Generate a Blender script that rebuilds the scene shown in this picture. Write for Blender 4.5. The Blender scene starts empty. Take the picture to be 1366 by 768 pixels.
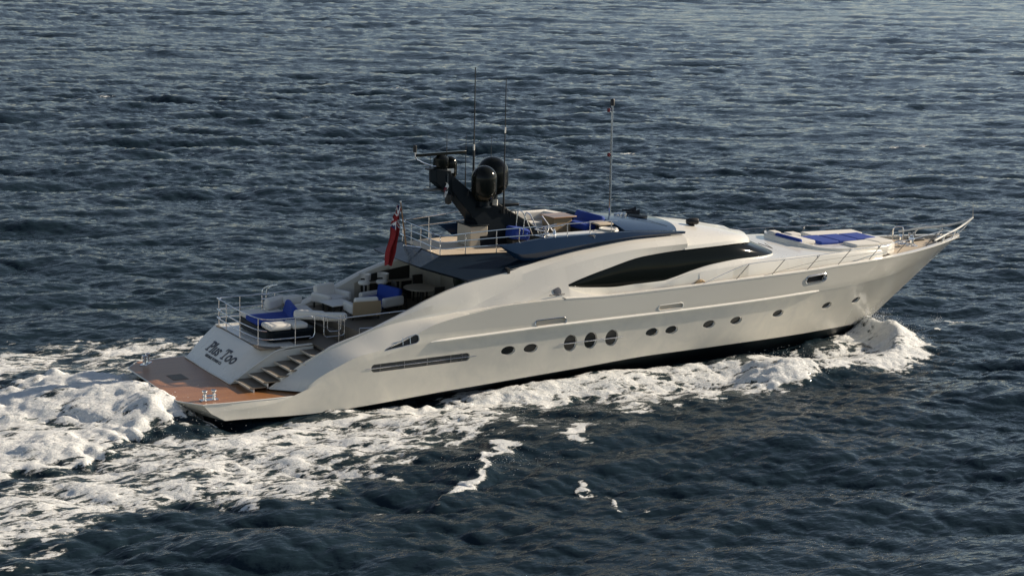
import bpy, bmesh, math, random
import numpy as np
from mathutils import Vector, Matrix
R = math.radians
random.seed(7)
S = bpy.context.scene
COL = S.collection

# ------------------------------------------------------------------ camera
YAW, PITCH, ROLL, FPX = R(30.7), R(11.76), R(1.81), 2600.0
CAMP = np.array([-22.71, -62.46, 18.2])
Fw = np.array([math.sin(YAW)*math.cos(PITCH), math.cos(YAW)*math.cos(PITCH), -math.sin(PITCH)])
_r = np.array([math.cos(YAW), -math.sin(YAW), 0.0]); _u = np.cross(_r, Fw)
Rt = math.cos(ROLL)*_r + math.sin(ROLL)*_u
Up = math.cos(ROLL)*_u - math.sin(ROLL)*_r
cd = bpy.data.cameras.new('camera'); cam = bpy.data.objects.new('camera', cd); COL.objects.link(cam)
cd.sensor_width = 36.0; cd.lens = 36.0*FPX/1366.0; cd.clip_start = 0.5; cd.clip_end = 20000
cam.matrix_world = Matrix(((Rt[0], Up[0], -Fw[0], CAMP[0]), (Rt[1], Up[1], -Fw[1], CAMP[1]), (Rt[2], Up[2], -Fw[2], CAMP[2]), (0, 0, 0, 1)))
S.camera = cam

# ------------------------------------------------------------------ sky, sun, exposure
SUN_EL, SUN_AZ = R(25), R(-6)          # azimuth from the bow direction (+X), towards port
W = bpy.data.worlds.new('World'); S.world = W; W.use_nodes = True
nt = W.node_tree; bg = nt.nodes['Background']
sky = nt.nodes.new('ShaderNodeTexSky'); sky.sky_type = 'NISHITA'; sky.sun_disc = False
sky.sun_elevation = SUN_EL; sky.sun_rotation = R(90) - SUN_AZ
sky.air_density = 0.9; sky.dust_density = 0.25; sky.ozone_density = 1.4
hs = nt.nodes.new('ShaderNodeHueSaturation'); hs.inputs['Saturation'].default_value = 0.75
nt.links.new(sky.outputs[0], hs.inputs['Color']); nt.links.new(hs.outputs[0], bg.inputs[0]); bg.inputs[1].default_value = 0.074
sd = bpy.data.lights.new('sun', 'SUN'); sun = bpy.data.objects.new('sun', sd); COL.objects.link(sun)
sd.energy = 5.0; sd.angle = R(0.53); sd.color = (1.0, 0.87, 0.70)
sv = Vector((math.cos(SUN_EL)*math.cos(SUN_AZ), math.cos(SUN_EL)*math.sin(SUN_AZ), math.sin(SUN_EL)))
sun.rotation_euler = sv.to_track_quat('Z', 'Y').to_euler(); sun.location = (30, -10, 40)
S.cycles.blur_glossy = 0.0
S.view_settings.view_transform = 'Standard'; S.view_settings.look = 'None'
S.view_settings.exposure = 0.38; S.view_settings.gamma = 1.0; S.view_settings.use_curve_mapping = False

# ------------------------------------------------------------------ measuring helpers (survey of the boat from the photograph)
def _ray(px, py): return Fw + Rt*(px-683)/FPX - Up*(py-384)/FPX
def atY(px, py, Y):
    d = _ray(px, py); return CAMP + d*(Y-CAMP[1])/d[1]
def atZ(px, py, Z):
    d = _ray(px, py); return CAMP + d*(Z-CAMP[2])/d[2]

def pchip(xs, ys):
    xs = np.array(xs, float); ys = np.array(ys, float)
    h = np.diff(xs); d = np.diff(ys)/h; m = np.zeros(len(xs)); m[0] = d[0]; m[-1] = d[-1]
    for i in range(1, len(xs)-1):
        if d[i-1]*d[i] > 0:
            w1 = 2*h[i]+h[i-1]; w2 = h[i]+2*h[i-1]; m[i] = (w1+w2)/(w1/d[i-1]+w2/d[i])
    def f(x):
        x = min(max(x, xs[0]), xs[-1]); i = min(int(np.searchsorted(xs, x, 'right'))-1, len(xs)-2)
        t = (x-xs[i])/h[i]
        return float((2*t**3-3*t*t+1)*ys[i]+(t**3-2*t*t+t)*h[i]*m[i]+(-2*t**3+3*t*t)*ys[i+1]+(t**3-t*t)*h[i]*m[i+1])
    return f
def curve(pts):
    """(X, b, z) rows -> function X -> (b, z)"""
    pts = sorted([tuple(p) for p in pts]); xs = [p[0] for p in pts]
    fb, fz = pchip(xs, [p[1] for p in pts]), pchip(xs, [p[2] for p in pts])
    return lambda x: (fb(x), fz(x))

# ------------------------------------------------------------------ materials
def mat(name, color, rough=0.5, metal=0.0, coat=0.0, spec=0.5, var=0.0, vscale=3.0, bump=0.0, bscale=40.0):
    m = bpy.data.materials.new(name); m.use_nodes = True; n = m.node_tree.nodes; l = m.node_tree.links
    b = n['Principled BSDF']; b.inputs['Base Color'].default_value = (*color, 1); b.inputs['Roughness'].default_value = rough
    b.inputs['Metallic'].default_value = metal; b.inputs['Coat Weight'].default_value = coat; b.inputs['Coat Roughness'].default_value = 0.04
    b.inputs['Specular IOR Level'].default_value = spec
    tc = n.new('ShaderNodeTexCoord')
    if var > 0:
        nz = n.new('ShaderNodeTexNoise'); nz.inputs['Scale'].default_value = vscale; nz.inputs['Detail'].default_value = 6
        l.new(tc.outputs['Object'], nz.inputs['Vector'])
        mx = n.new('ShaderNodeMix'); mx.data_type = 'RGBA'
        mx.inputs[6].default_value = (*[c*(1-var) for c in color], 1); mx.inputs[7].default_value = (*[min(1, c*(1+var)) for c in color], 1)
        l.new(nz.outputs['Fac'], mx.inputs[0]); l.new(mx.outputs[2], b.inputs['Base Color'])
        mr = n.new('ShaderNodeMapRange'); mr.inputs['To Min'].default_value = max(0, rough-0.06); mr.inputs['To Max'].default_value = min(1, rough+0.1)
        l.new(nz.outputs['Fac'], mr.inputs['Value']); l.new(mr.outputs[0], b.inputs['Roughness'])
    if bump > 0:
        nb = n.new('ShaderNodeTexNoise'); nb.inputs['Scale'].default_value = bscale; nb.inputs['Detail'].default_value = 4
        l.new(tc.outputs['Object'], nb.inputs['Vector'])
        bp = n.new('ShaderNodeBump'); bp.inputs['Strength'].default_value = bump; bp.inputs['Distance'].default_value = 0.02
        l.new(nb.outputs['Fac'], bp.inputs['Height']); l.new(bp.outputs[0], b.inputs['Normal'])
    return m

def mat_hull():
    m = mat('pearl_hull_paint', (0.50, 0.475, 0.43), 0.28, 0.0, 0.6)
    n = m.node_tree.nodes; l = m.node_tree.links; b = n['Principled BSDF']
    tc = [x for x in n if x.type == 'TEX_COORD'][0]
    # dried salt film in cloudy patches, low on the side where the spray reaches
    n1 = n.new('ShaderNodeTexNoise'); n1.inputs['Scale'].default_value = 1.1; n1.inputs['Detail'].default_value = 9; n1.inputs['Roughness'].default_value = 0.62
    n1.inputs['Distortion'].default_value = 0.6
    l.new(tc.outputs['Object'], n1.inputs['Vector'])
    sp = n.new('ShaderNodeSeparateXYZ'); l.new(tc.outputs['Object'], sp.inputs[0])
    h = n.new('ShaderNodeMapRange'); h.inputs['From Min'].default_value = 2.56; h.inputs['From Max'].default_value = 2.40; l.new(sp.outputs['Z'], h.inputs['Value'])
    fwd = n.new('ShaderNodeMapRange'); fwd.inputs['From Min'].default_value = 30.5; fwd.inputs['From Max'].default_value = 27.0; l.new(sp.outputs['X'], fwd.inputs['Value'])
    k = n.new('ShaderNodeMath'); k.operation = 'MULTIPLY'; l.new(h.outputs[0], k.inputs[0]); l.new(fwd.outputs[0], k.inputs[1])
    r = n.new('ShaderNodeMapRange'); r.inputs['From Min'].default_value = 0.36; r.inputs['From Max'].default_value = 0.66; l.new(n1.outputs['Fac'], r.inputs['Value'])
    base = n.new('ShaderNodeMath'); base.operation = 'MULTIPLY_ADD'; base.inputs[1].default_value = 0.5; base.inputs[2].default_value = 0.5; l.new(r.outputs[0], base.inputs[0])
    f = n.new('ShaderNodeMath'); f.operation = 'MULTIPLY'; l.new(k.outputs[0], f.inputs[0]); l.new(base.outputs[0], f.inputs[1])
    mx = n.new('ShaderNodeMix'); mx.data_type = 'RGBA'; mx.inputs[6].default_value = (0.60, 0.575, 0.505, 1); mx.inputs[7].default_value = (0.80, 0.745, 0.63, 1)
    l.new(f.outputs[0], mx.inputs[0]); l.new(mx.outputs[2], b.inputs['Base Color'])
    rr = n.new('ShaderNodeMapRange'); rr.inputs['To Min'].default_value = 0.22; rr.inputs['To Max'].default_value = 0.6; l.new(f.outputs[0], rr.inputs['Value']); l.new(rr.outputs[0], b.inputs['Roughness'])
    cr = n.new('ShaderNodeMapRange'); cr.inputs['To Min'].default_value = 0.8; cr.inputs['To Max'].default_value = 0.1; l.new(f.outputs[0], cr.inputs['Value']); l.new(cr.outputs[0], b.inputs['Coat Weight'])
    return m

def mat_planks(name, c1, c2, groove, pitch, axis='Y', rough=0.55):
    m = mat(name, c1, rough); n = m.node_tree.nodes; l = m.node_tree.links; b = n['Principled BSDF']
    tc = [x for x in n if x.type == 'TEX_COORD'][0]
    sp = n.new('ShaderNodeSeparateXYZ'); l.new(tc.outputs['Object'], sp.inputs[0])
    d = n.new('ShaderNodeMath'); d.operation = 'DIVIDE'; d.inputs[1].default_value = pitch; l.new(sp.outputs[axis], d.inputs[0])
    fr = n.new('ShaderNodeMath'); fr.operation = 'FRACT'; l.new(d.outputs[0], fr.inputs[0])
    fl = n.new('ShaderNodeMath'); fl.operation = 'FLOOR'; l.new(d.outputs[0], fl.inputs[0])
    wn = n.new('ShaderNodeTexWhiteNoise'); wn.noise_dimensions = '1D'; l.new(fl.outputs[0], wn.inputs['W'])
    mp = n.new('ShaderNodeMapping'); mp.inputs['Scale'].default_value = (1.5, 20, 20) if axis == 'Y' else (20, 1.5, 20); l.new(tc.outputs['Object'], mp.inputs[0])
    nz = n.new('ShaderNodeTexNoise'); nz.inputs['Scale'].default_value = 2.0; nz.inputs['Detail'].default_value = 6; l.new(mp.outputs[0], nz.inputs['Vector'])
    ad = n.new('ShaderNodeMath'); ad.operation = 'MULTIPLY_ADD'; ad.inputs[1].default_value = 0.5; l.new(wn.outputs['Value'], ad.inputs[0]); 
    hv = n.new('ShaderNodeMath'); hv.operation = 'MULTIPLY'; hv.inputs[1].default_value = 0.6; l.new(nz.outputs['Fac'], hv.inputs[0]); l.new(hv.outputs[0], ad.inputs[2])
    mx = n.new('ShaderNodeMix'); mx.data_type = 'RGBA'; mx.inputs[6].default_value = (*c1, 1); mx.inputs[7].default_value = (*c2, 1); l.new(ad.outputs[0], mx.inputs[0])
    gr = n.new('ShaderNodeMath'); gr.operation = 'LESS_THAN'; gr.inputs[1].default_value = 0.09; l.new(fr.outputs[0], gr.inputs[0])
    m2 = n.new('ShaderNodeMix'); m2.data_type = 'RGBA'; m2.inputs[7].default_value = (*groove, 1); l.new(gr.outputs[0], m2.inputs[0]); l.new(mx.outputs[2], m2.inputs[6])
    l.new(m2.outputs[2], b.inputs['Base Color'])
    return m

M = dict(
    hull=mat_hull(),
    bottom=mat('antifoul_paint', (0.012, 0.018, 0.022), 0.35, var=0.4, vscale=1.5),
    white=mat('white_gelcoat', (0.77, 0.74, 0.665), 0.25, coat=0.5, var=0.05, vscale=0.8),
    silver=mat('pearl_superstructure', (0.73, 0.695, 0.615), 0.25, coat=0.6, var=0.05, vscale=0.7),
    cream=mat('cream_paint', (0.62, 0.54, 0.43), 0.45, var=0.06, vscale=2),
    navy=mat('navy_paint', (0.006, 0.023, 0.058), 0.2, coat=0.2, spec=0.35, var=0.12, vscale=1.2),
    shadednavy=mat('shaded_navy_paint', (0.006, 0.012, 0.020), 0.2, spec=0.45, var=0.15, vscale=1.5),  # same navy paint, darkened: the overhang's shade is put into this colour
    mastnavy=mat('dark_mast_paint', (0.005, 0.009, 0.013), 0.4, coat=0.0, spec=0.12, var=0.15, vscale=1.5),
    dome=mat('black_radome', (0.008, 0.009, 0.007), 0.13, spec=0.22),
    glass=mat('dark_tinted_glass', (0.006, 0.008, 0.007), 0.06, coat=0.0, spec=0.12),
    port=mat('porthole_glass', (0.02, 0.022, 0.02), 0.12),
    steel=mat('polished_steel', (0.72, 0.72, 0.72), 0.16, 1.0, var=0.08, vscale=8),
    grey=mat('grey_grille', (0.10, 0.10, 0.095), 0.5, 0.3, var=0.2, vscale=9),
    black=mat('black_rubber', (0.012, 0.012, 0.012), 0.5),
    cushion=mat('white_canvas', (0.70, 0.67, 0.61), 0.85, var=0.06, vscale=3, bump=0.25, bscale=9),
    blue=mat('royal_blue_canvas', (0.008, 0.042, 0.27), 0.8, var=0.15, vscale=4, bump=0.3, bscale=8),
    teak=mat_planks('teak_planks', (0.27, 0.11, 0.042), (0.40, 0.18, 0.07), (0.03, 0.02, 0.015), 0.065, 'Y', 0.32),
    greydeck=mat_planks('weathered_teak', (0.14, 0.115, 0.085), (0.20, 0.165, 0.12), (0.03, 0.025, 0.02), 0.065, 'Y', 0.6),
    palewood=mat_planks('pale_teak', (0.52, 0.42, 0.30), (0.64, 0.53, 0.39), (0.30, 0.23, 0.16), 0.065, 'Y', 0.6),
    wood=mat('varnished_wood', (0.30, 0.16, 0.07), 0.3, coat=0.4, var=0.25, vscale=5),
    cane=mat('woven_cane', (0.36, 0.26, 0.15), 0.7, var=0.2, vscale=40),
    red=mat('red_bunting', (0.24, 0.010, 0.012), 0.8, var=0.1, vscale=5),
    flagblue=mat('blue_bunting', (0.015, 0.02, 0.10), 0.8),
    flagwhite=mat('white_bunting', (0.7, 0.7, 0.68), 0.8),
    dark=mat('dark_cabin', (0.03, 0.028, 0.024), 0.5, var=0.2),
    beige=mat('beige_lining', (0.42, 0.37, 0.29), 0.6, var=0.06),
    letter=mat('letter_paint', (0.075, 0.08, 0.095), 0.4),
    redlens=mat('red_lens', (0.12, 0.008, 0.015), 0.2),
    picture=mat('framed_print', (0.45, 0.33, 0.12), 0.5, var=0.7, vscale=4),
    mirror=mat('mirror', (0.02, 0.03, 0.02), 0.1),
)
M['flag_white'] = M['flagwhite']

# ------------------------------------------------------------------ mesh builder
class MB:
    def __init__(s): s.v = []; s.f = []; s.mi = []
    def add(s, vs, fs, mi=0):
        o = len(s.v); s.v += [tuple(map(float, p)) for p in vs]; s.f += [tuple(i+o for i in f) for f in fs]; s.mi += [mi]*len(fs); return s
    def grid(s, rows, close=False, mi=0, flip=False):
        n = len(rows[0]); fs = []
        for i in range(len(rows)-1):
            for j in range(n if close else n-1):
                k = (j+1) % n; q = (i*n+j, i*n+k, (i+1)*n+k, (i+1)*n+j); fs.append(q[::-1] if flip else q)
        return s.add([p for r in rows for p in r], fs, mi)
    def box(s, c, d, rz=0, mi=0, tilt=0):
        vs = []
        for sx in (-1, 1):
            for sy in (-1, 1):
                for sz in (-1, 1):
                    p = Vector((sx*d[0]/2, sy*d[1]/2, sz*d[2]/2))
                    if tilt: p = Matrix.Rotation(tilt, 3, 'Y') @ p
                    if rz: p = Matrix.Rotation(rz, 3, 'Z') @ p
                    vs.append(p+Vector(c))
        return s.add(vs, [(0, 1, 3, 2), (4, 6, 7, 5), (0, 4, 5, 1), (2, 3, 7, 6), (0, 2, 6, 4), (1, 5, 7, 3)], mi)
    def tube(s, pts, r, n=8, mi=0, cap=True):
        pts = [Vector(p) for p in pts]; rr = r if isinstance(r, (list, tuple)) else [r]*len(pts); rows = []; pv = None
        for i, p in enumerate(pts):
            t = (pts[min(i+1, len(pts)-1)]-pts[max(i-1, 0)]).normalized()
            if pv is None: pv = t.orthogonal().normalized()
            a = (pv-t*pv.dot(t)).normalized(); b = t.cross(a); pv = a
            rows.append([p+(a*math.cos(2*math.pi*k/n)+b*math.sin(2*math.pi*k/n))*rr[i] for k in range(n)])
        o = len(s.v); s.grid(rows, True, mi)
        if cap:
            s.f += [tuple(o+k for k in range(n))[::-1], tuple(o+(len(pts)-1)*n+k for k in range(n))]; s.mi += [mi, mi]
        return s
    def lathe(s, c, prof, n=24, axis=(0, 0, 1), mi=0):
        c = Vector(c); ax = Vector(axis).normalized(); a = ax.orthogonal().normalized(); b = ax.cross(a)
        return s.grid([[c+ax*h+(a*math.cos(2*math.pi*k/n)+b*math.sin(2*math.pi*k/n))*max(r, 1e-4) for k in range(n)] for r, h in prof], True, mi)
    def prism(s, poly, d, mi=0):
        """polygon (3D points) extruded by the vector d"""
        n = len(poly); poly = [Vector(p) for p in poly]; d = Vector(d)
        return s.add(poly+[p+d for p in poly], [tuple(range(n))[::-1], tuple(range(n, 2*n))]+[(i, (i+1) % n, n+(i+1) % n, n+i) for i in range(n)], mi)
    def build(s, name, m, parent=None, sharp=35, bevel=0, seg=2, normals=True, merge=True):
        me = bpy.data.meshes.new(name); me.from_pydata(s.v, [], s.f)
        for x in (m if isinstance(m, (list, tuple)) else [m]): me.materials.append(M[x] if isinstance(x, str) else x)
        me.polygons.foreach_set('material_index', s.mi)
        bm = bmesh.new(); bm.from_mesh(me)
        if merge: bmesh.ops.remove_doubles(bm, verts=bm.verts, dist=1e-4)
        if normals: bmesh.ops.recalc_face_normals(bm, faces=bm.faces)
        bm.to_mesh(me); bm.free()
        me.polygons.foreach_set('use_smooth', [True]*len(me.polygons)); me.set_sharp_from_angle(angle=R(sharp)); me.update()
        o = bpy.data.objects.new(name, me); COL.objects.link(o)
        if parent: o.parent = parent
        if bevel:
            md = o.modifiers.new('edge', 'BEVEL'); md.width = bevel; md.segments = seg; md.limit_method = 'ANGLE'; md.angle_limit = R(40); md.harden_normals = False
        return o
def tag(o, label=None, cat=None, group=None, kind=None):
    for k, v in (('label', label), ('category', cat), ('group', group), ('kind', kind)):
        if v: o[k] = v
    return o
def empty(name, loc=(0, 0, 0), rz=0, label=None, cat=None, group=None):
    o = bpy.data.objects.new(name, None); COL.objects.link(o); o.location = loc; o.rotation_euler = (0, 0, rz); o.empty_display_size = 0.3
    return tag(o, label, cat, group)
def smoothpath(pts, n=6):
    pts = [Vector(p) for p in pts]; out = []
    for i in range(len(pts)-1):
        p0, p1, p2, p3 = pts[max(i-1, 0)], pts[i], pts[i+1], pts[min(i+2, len(pts)-1)]
        for k in range(n):
            t = k/n; out.append(0.5*((2*p1)+(p2-p0)*t+(2*p0-5*p1+4*p2-p3)*t*t+(3*p1-p0-3*p2+p3)*t**3))
    return out+[pts[-1]]
def mir(p): return (p[0], -p[1], p[2])

# ================================================================== THE YACHT
yacht = empty('motor_yacht', (0, 0, 0), 0, 'long silver motor yacht with navy flybridge running through the open sea', 'yacht')

# -------- hull lines (X, half breadth, height)
chine = curve([(0.9, 3.35, .20), (1.33, 3.42, .22), (4.6, 3.45, .12), (10, 3.45, .38), (15, 3.4, .62), (19, 3.25, .78), (22, 3.0, .76), (26, 2.35, .66), (28.5, 1.65, .55), (30.5, .85, .40), (31.9, .03, .13)])
rub = curve([(0.8, 3.34, .5), (3, 3.45, .62), (4.3, 3.46, 1.0), (6.5, 3.52, 1.75), (9, 3.56, 2.24), (11.3, 3.57, 2.32), (14.5, 3.58, 2.41), (18.8, 3.53, 2.46), (23, 3.36, 2.51), (26.8, 3.0, 2.57), (29, 2.62, 2.6), (31, 2.08, 2.63), (33, 1.33, 2.70), (34.6, .62, 2.77), (35.75, .03, 2.82)])
sheer = curve([(0.6, 3.25, .8), (1.5, 3.34, .8), (3, 3.4, .8), (4.15, 3.42, .8), (4.4, 3.43, 1.12), (5.4, 3.47, 1.66), (6.25, 3.5, 1.98), (7.1, 3.5, 2.12), (7.7, 3.5, 2.27), (8.55, 3.5, 2.6), (9.25, 3.5, 2.86), (10.6, 3.5, 3.1), (12.4, 3.5, 3.30), (14.5, 3.5, 3.33), (16.5, 3.48, 3.28), (19.8, 3.44, 3.33), (21.6, 3.39, 3.37), (24.4, 3.28, 3.43), (26.3, 3.12, 3.45), (28.1, 2.9, 3.49), (30, 2.58, 3.50), (31.9, 2.14, 3.52), (33.7, 1.6, 3.56), (35.6, .85, 3.62), (36.6, .35, 3.66), (37.1, .03, 3.70)])
deckz = curve([(0, 0, .77), (5.55, 0, .77), (5.65, 0, 1.93), (13, 0, 1.93), (13.4, 0, 2.6), (19, 0, 2.85), (26, 0, 3.02), (30, 0, 3.1), (32, 0, 3.34), (36, 0, 3.5), (38, 0, 3.55)])

def hull_section(t):
    """half section, starboard (y<0), keel to sheer then in to the deck"""
    def X(a, b): return a+(b-a)*t
    xk, xc, xr, xs = X(1.5, 31.6), X(1.33, 31.9), X(0.85, 35.75), X(0.6, 37.1)
    kz = pchip([1.5, 20, 27, 30, 31.6], [-.95, -1.1, -.9, -.4, .1])(xk)
    cb, cz = chine(xc); rb, rz_ = rub(xr); sb, sz = sheer(xs)
    # blend: aft of X=9 the rub line lies on the straight chine-sheer line
    P = [(xk, 0, kz)]
    for s in (.35, .7): P.append((xk+(xc-xk)*s, -cb*s, kz+(cz-kz)*(s**1.15)))
    P.append((xc, -cb+.05, cz-.03)); P.append((xc, -cb, cz))
    conc = .10*max(0, min(1, (xc-22)/7))*max(0, min(1, (1-t)*6))
    for s in (.2, .4, .6, .8, .985): P.append((xc+(xr-xc)*s, -(cb+(rb-cb)*s-conc*4*s*(1-s)*.5), cz+(rz_-cz)*s))
    P.append((xr, -rb, rz_))
    for s in (.25, .5, .75): P.append((xr+(xs-xr)*s, -(rb+(sb-rb)*s), rz_+(sz-rz_)*s))
    P.append((xs, -sb, sz))
    ib = max(sb-.16, .012); dz = deckz(xs)[1]
    P.append((xs-.0*t, -ib, sz)); P.append((xs, -ib, min(dz, sz-.012) if xs > 5.6 else dz)); P.append((xs, 0, min(dz, sz-.012) if xs > 5.6 else dz))
    return P
NB = 4
ts = [0, .003, .01] + list(np.linspace(.02, .985, 150)) + [.99, .995, 1.0]
secs = [hull_section(t) for t in ts]
# chamfered transom corner and undercut transom
s0 = secs[0]; cham = []
for p in s0:
    f = min(1, max(0, (p[2]-.1)/.7)); xa = 1.05-1.05*f
    cham.append((xa, max(p[1], -2.45) if p[1] < -2.45 else p[1], p[2]))
h = MB()
for sgn in (1, -1):
    rows = [[(p[0], p[1]*sgn, p[2]) for p in r] for r in [cham]+secs]
    nb = NB
    h.grid([r[:nb+1] for r in rows], mi=1); h.grid([r[nb:] for r in rows], mi=0)
n = len(cham)
h.grid([[(p[0], p[1], p[2]) for p in cham], [(p[0], -p[1], p[2]) for p in cham]], mi=0)
hull = h.build('hull', ['hull', 'bottom'], yacht, sharp=28)

# -------- openings cut into the hull side
def side_point(x, z):
    """starboard hull side: half breadth at (x, z) and outward normal"""
    def b_at(x, z):
        best = None
        for t in np.linspace(0.0, 1.0, 241):
            pass
        return None
def half_breadth(x, z):
    lo, hi = 0.0, 1.0
    for _ in range(40):
        t = .5*(lo+hi); P = hull_section(t)[NB:NB+11]
        zs = [p[2] for p in P]; j = max(0, min(len(P)-2, int(np.searchsorted(zs, z))-1)); f = (z-zs[j])/max(1e-6, zs[j+1]-zs[j])
        xx = P[j][0]+(P[j+1][0]-P[j][0])*f
        if xx < x: lo = t
        else: hi = t
    return -(P[j][1]+(P[j+1][1]-P[j][1])*f)
def side_frame(x, z):
    b = half_breadth(x, z); e = .15
    bx = (half_breadth(x+e, z)-half_breadth(x-e, z))/(2*e); bz = (half_breadth(x, z+e)-half_breadth(x, z-e))/(2*e)
    tx = Vector((1, -bx, 0)).normalized(); tz = Vector((0, -bz, 1)).normalized(); nn = tz.cross(tx); nn = -nn if nn.y > 0 else nn
    tz = nn.cross(tx); tz = tz if tz.z > 0 else -tz
    return Vector((x, -b, z)), tx, tz.normalized(), nn.normalized()
def locate(px, py):
    b = 3.4
    for _ in range(12):
        p = atY(px, py, -b); b = .5*b+.5*half_breadth(p[0], p[2])
    p = atY(px, py, -b); return p[0], p[2]
def loop(kind, w, hh, slope=0, n=28):
    pts = []
    if kind == 'round':
        for k in range(n): a = 2*math.pi*k/n; pts.append((w/2*math.cos(a), hh/2*math.sin(a)))
    elif kind == 'slot':
        r = hh/2
        for k in range(n):
            a = 2*math.pi*k/n; pts.append((r*math.cos(a)+(w/2-r if math.cos(a) > 0 else -(w/2-r)), r*math.sin(a)))
    elif kind == 'fin':
        pts = [(-w/2, -hh*.5), (-w/2+.05, -hh*.36)]+[(w/2-.40, hh*.42), (w/2-.12, hh*.5), (w/2-.02, hh*.36), (w/2, 0), (w/2-.02, -hh*.2), (w/2-.12, -hh*.33)]
    return [(u, v+slope*u) for u, v in pts]
cut = MB(); fittings = []
def opening(px, py, kind, w, hh, depth, slope=0.0):
    x, z = locate(px, py); o, tx, tz, nn = side_frame(x, z); L = loop(kind, w, hh, slope)
    pts = [o+tx*u+tz*v for u, v in L]
    for sg in (1, -1):
        q = [Vector((p.x, p.y*sg, p.z)) for p in pts]; nv = Vector((nn.x, nn.y*sg, nn.z))
        cut.prism([p+nv*.12 for p in q], -nv*(.12+depth))
    fittings.append((o, tx, tz, nn, L, kind, depth)); return fittings[-1]
PORTS = [(678, 467.5), (708, 464.5), (870, 443), (896, 440), (946, 432.5), (982, 427.5), (1038, 418), (1103, 407.5), (1142, 400.5)]
for q in PORTS: opening(*q, 'round', .60, .34, .10, .03)
OVALS = [(761, 457.5), (788, 454), (816, 450.5)]
for q in OVALS: opening(*q, 'round', .58, .66, .09)
vent = opening(562, 483.5, 'slot', 3.92, .30, .06, .016)
fin = opening(536, 456.5, 'fin', 1.34, .36, .06, .10)
slot = opening(735, 429.5, 'slot', 1.32, .24, .10, .02)
slot2 = opening(895, 409.0, 'slot', 1.15, .20, .08, .02)
moor = opening(1089, 371.5, 'slot', 1.15, .30, .16, .03)
cut_o = cut.build('cutter', 'hull', None, sharp=30)
md = hull.modifiers.new('cut', 'BOOLEAN'); md.object = cut_o; md.operation = 'DIFFERENCE'; md.solver = 'EXACT'
dg = bpy.context.evaluated_depsgraph_get(); me2 = bpy.data.meshes.new_from_object(hull.evaluated_get(dg), depsgraph=dg)
hull.modifiers.clear(); old = hull.data; hull.data = me2; me2.name = 'hull'
bpy.data.objects.remove(cut_o, do_unlink=True)
me2.polygons.foreach_set('use_smooth', [True]*len(me2.polygons)); me2.set_sharp_from_angle(angle=R(28))

def fit_disc(f, name, m, back=.012, grow=1.0, parent=None):
    o, tx, tz, nn, L, kind, depth = f
    objs = []
    for sg in (1, -1):
        c = [Vector(((o+tx*u*grow+tz*v*grow-nn*(depth-back)).x, (o+tx*u*grow+tz*v*grow-nn*(depth-back)).y*sg, (o+tx*u*grow+tz*v*grow-nn*(depth-back)).z)) for u, v in L]
        mb = MB(); nv = Vector((nn.x, nn.y*sg, nn.z)); mb.prism(c, -nv*.008); objs.append(mb.build(name, m, parent or yacht))
    return objs
def fit_ring(f, name, m, r, parent, grow=1.0, off=0.0, sides=(1, -1)):
    o, tx, tz, nn, L, kind, depth = f
    for sg in sides:
        c = [o+tx*u*grow+tz*v*grow+nn*off for u, v in L]; c = [(p.x, p.y*sg, p.z) for p in c+c[:1]]
        MB().tube(c, r, 6, cap=False).build(name, m, parent)
def line_on(f, u0, u1, v, r, name, m, parent, off=.015, slope=0.0):
    o, tx, tz, nn, L, kind, depth = f
    a = o+tx*u0+tz*(v+slope*u0)+nn*off; b = o+tx*u1+tz*(v+slope*u1)+nn*off
    MB().tube([a, a.lerp(b, .04), a.lerp(b, .96), b], [.004, r, r, .004], 6).build(name, m, parent)
nP, nO = len(PORTS), len(OVALS)
for f in fittings[:nP+nO]:
    for g in fit_disc(f, 'porthole', 'port', .010, .97):
        sg = 1 if g.data.vertices[0].co.y < 0 else -1
        fit_ring(f, 'rim', 'steel', .012, g, .94, -.075, (sg,))
for f in fittings[nP:nP+nO]: line_on(f, -.28, .28, -.02, .010, 'bar', 'steel', yacht, -.01)
# one thin rail runs across the three ovals
a, b_ = fittings[nP], fittings[nP+nO-1]
pa = a[0]-a[1]*.55+a[3]*.012; pb = b_[0]+b_[1]*.55+b_[3]*.012
MB().tube([pa, pa.lerp(pb, .06), pa.lerp(pb, .94), pb], [.004, .016, .016, .004], 6).build('porthole_rail', 'steel', yacht)
for g in fit_disc(vent, 'air_intake', 'grey', .01, .99):
    if g.data.vertices[0].co.y < 0:
        line_on(vent, -2.25, 2.25, 0, .014, 'bar', 'steel', g, .0, .016)
        for u in (-1.6, -.65, .25, 1.2, 1.65):
            o, tx, tz, nn, L, k, d = vent
            MB().tube([o+tx*u+tz*(v+.016*u)-nn*.035 for v in (-.14, .14)], .012, 6).build('bracket', 'steel', g)
for v in (-.09, -.045, .045, .09): line_on(vent, -1.9, 1.9, v, .008, 'louvre', 'grey', yacht, -.04, .016)
for g in fit_disc(fin, 'vent_window', 'dark', .01, .99):
    if g.data.vertices[0].co.y < 0:
        fit_ring(fin, 'rim', 'steel', .014, g, 1.0, 0.0, (1,))
        for u in (.05, .33):
            o, tx, tz, nn, L, k, d = fin
            MB().tube([o+tx*u+tz*(v+.1*u)-nn*.02 for v in (-.10, .15)], .02, 6).build('latch', 'steel', g)
for sl in (slot, slot2):
    for g in fit_disc(sl, 'fairlead', 'cream', .02, .99):
        if g.data.vertices[0].co.y < 0: fit_ring(sl, 'rim', 'steel' if sl is slot else 'white', .022, g, 1.0, 0, (1,))
o, tx, tz, nn, L, k, d = slot2
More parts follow.
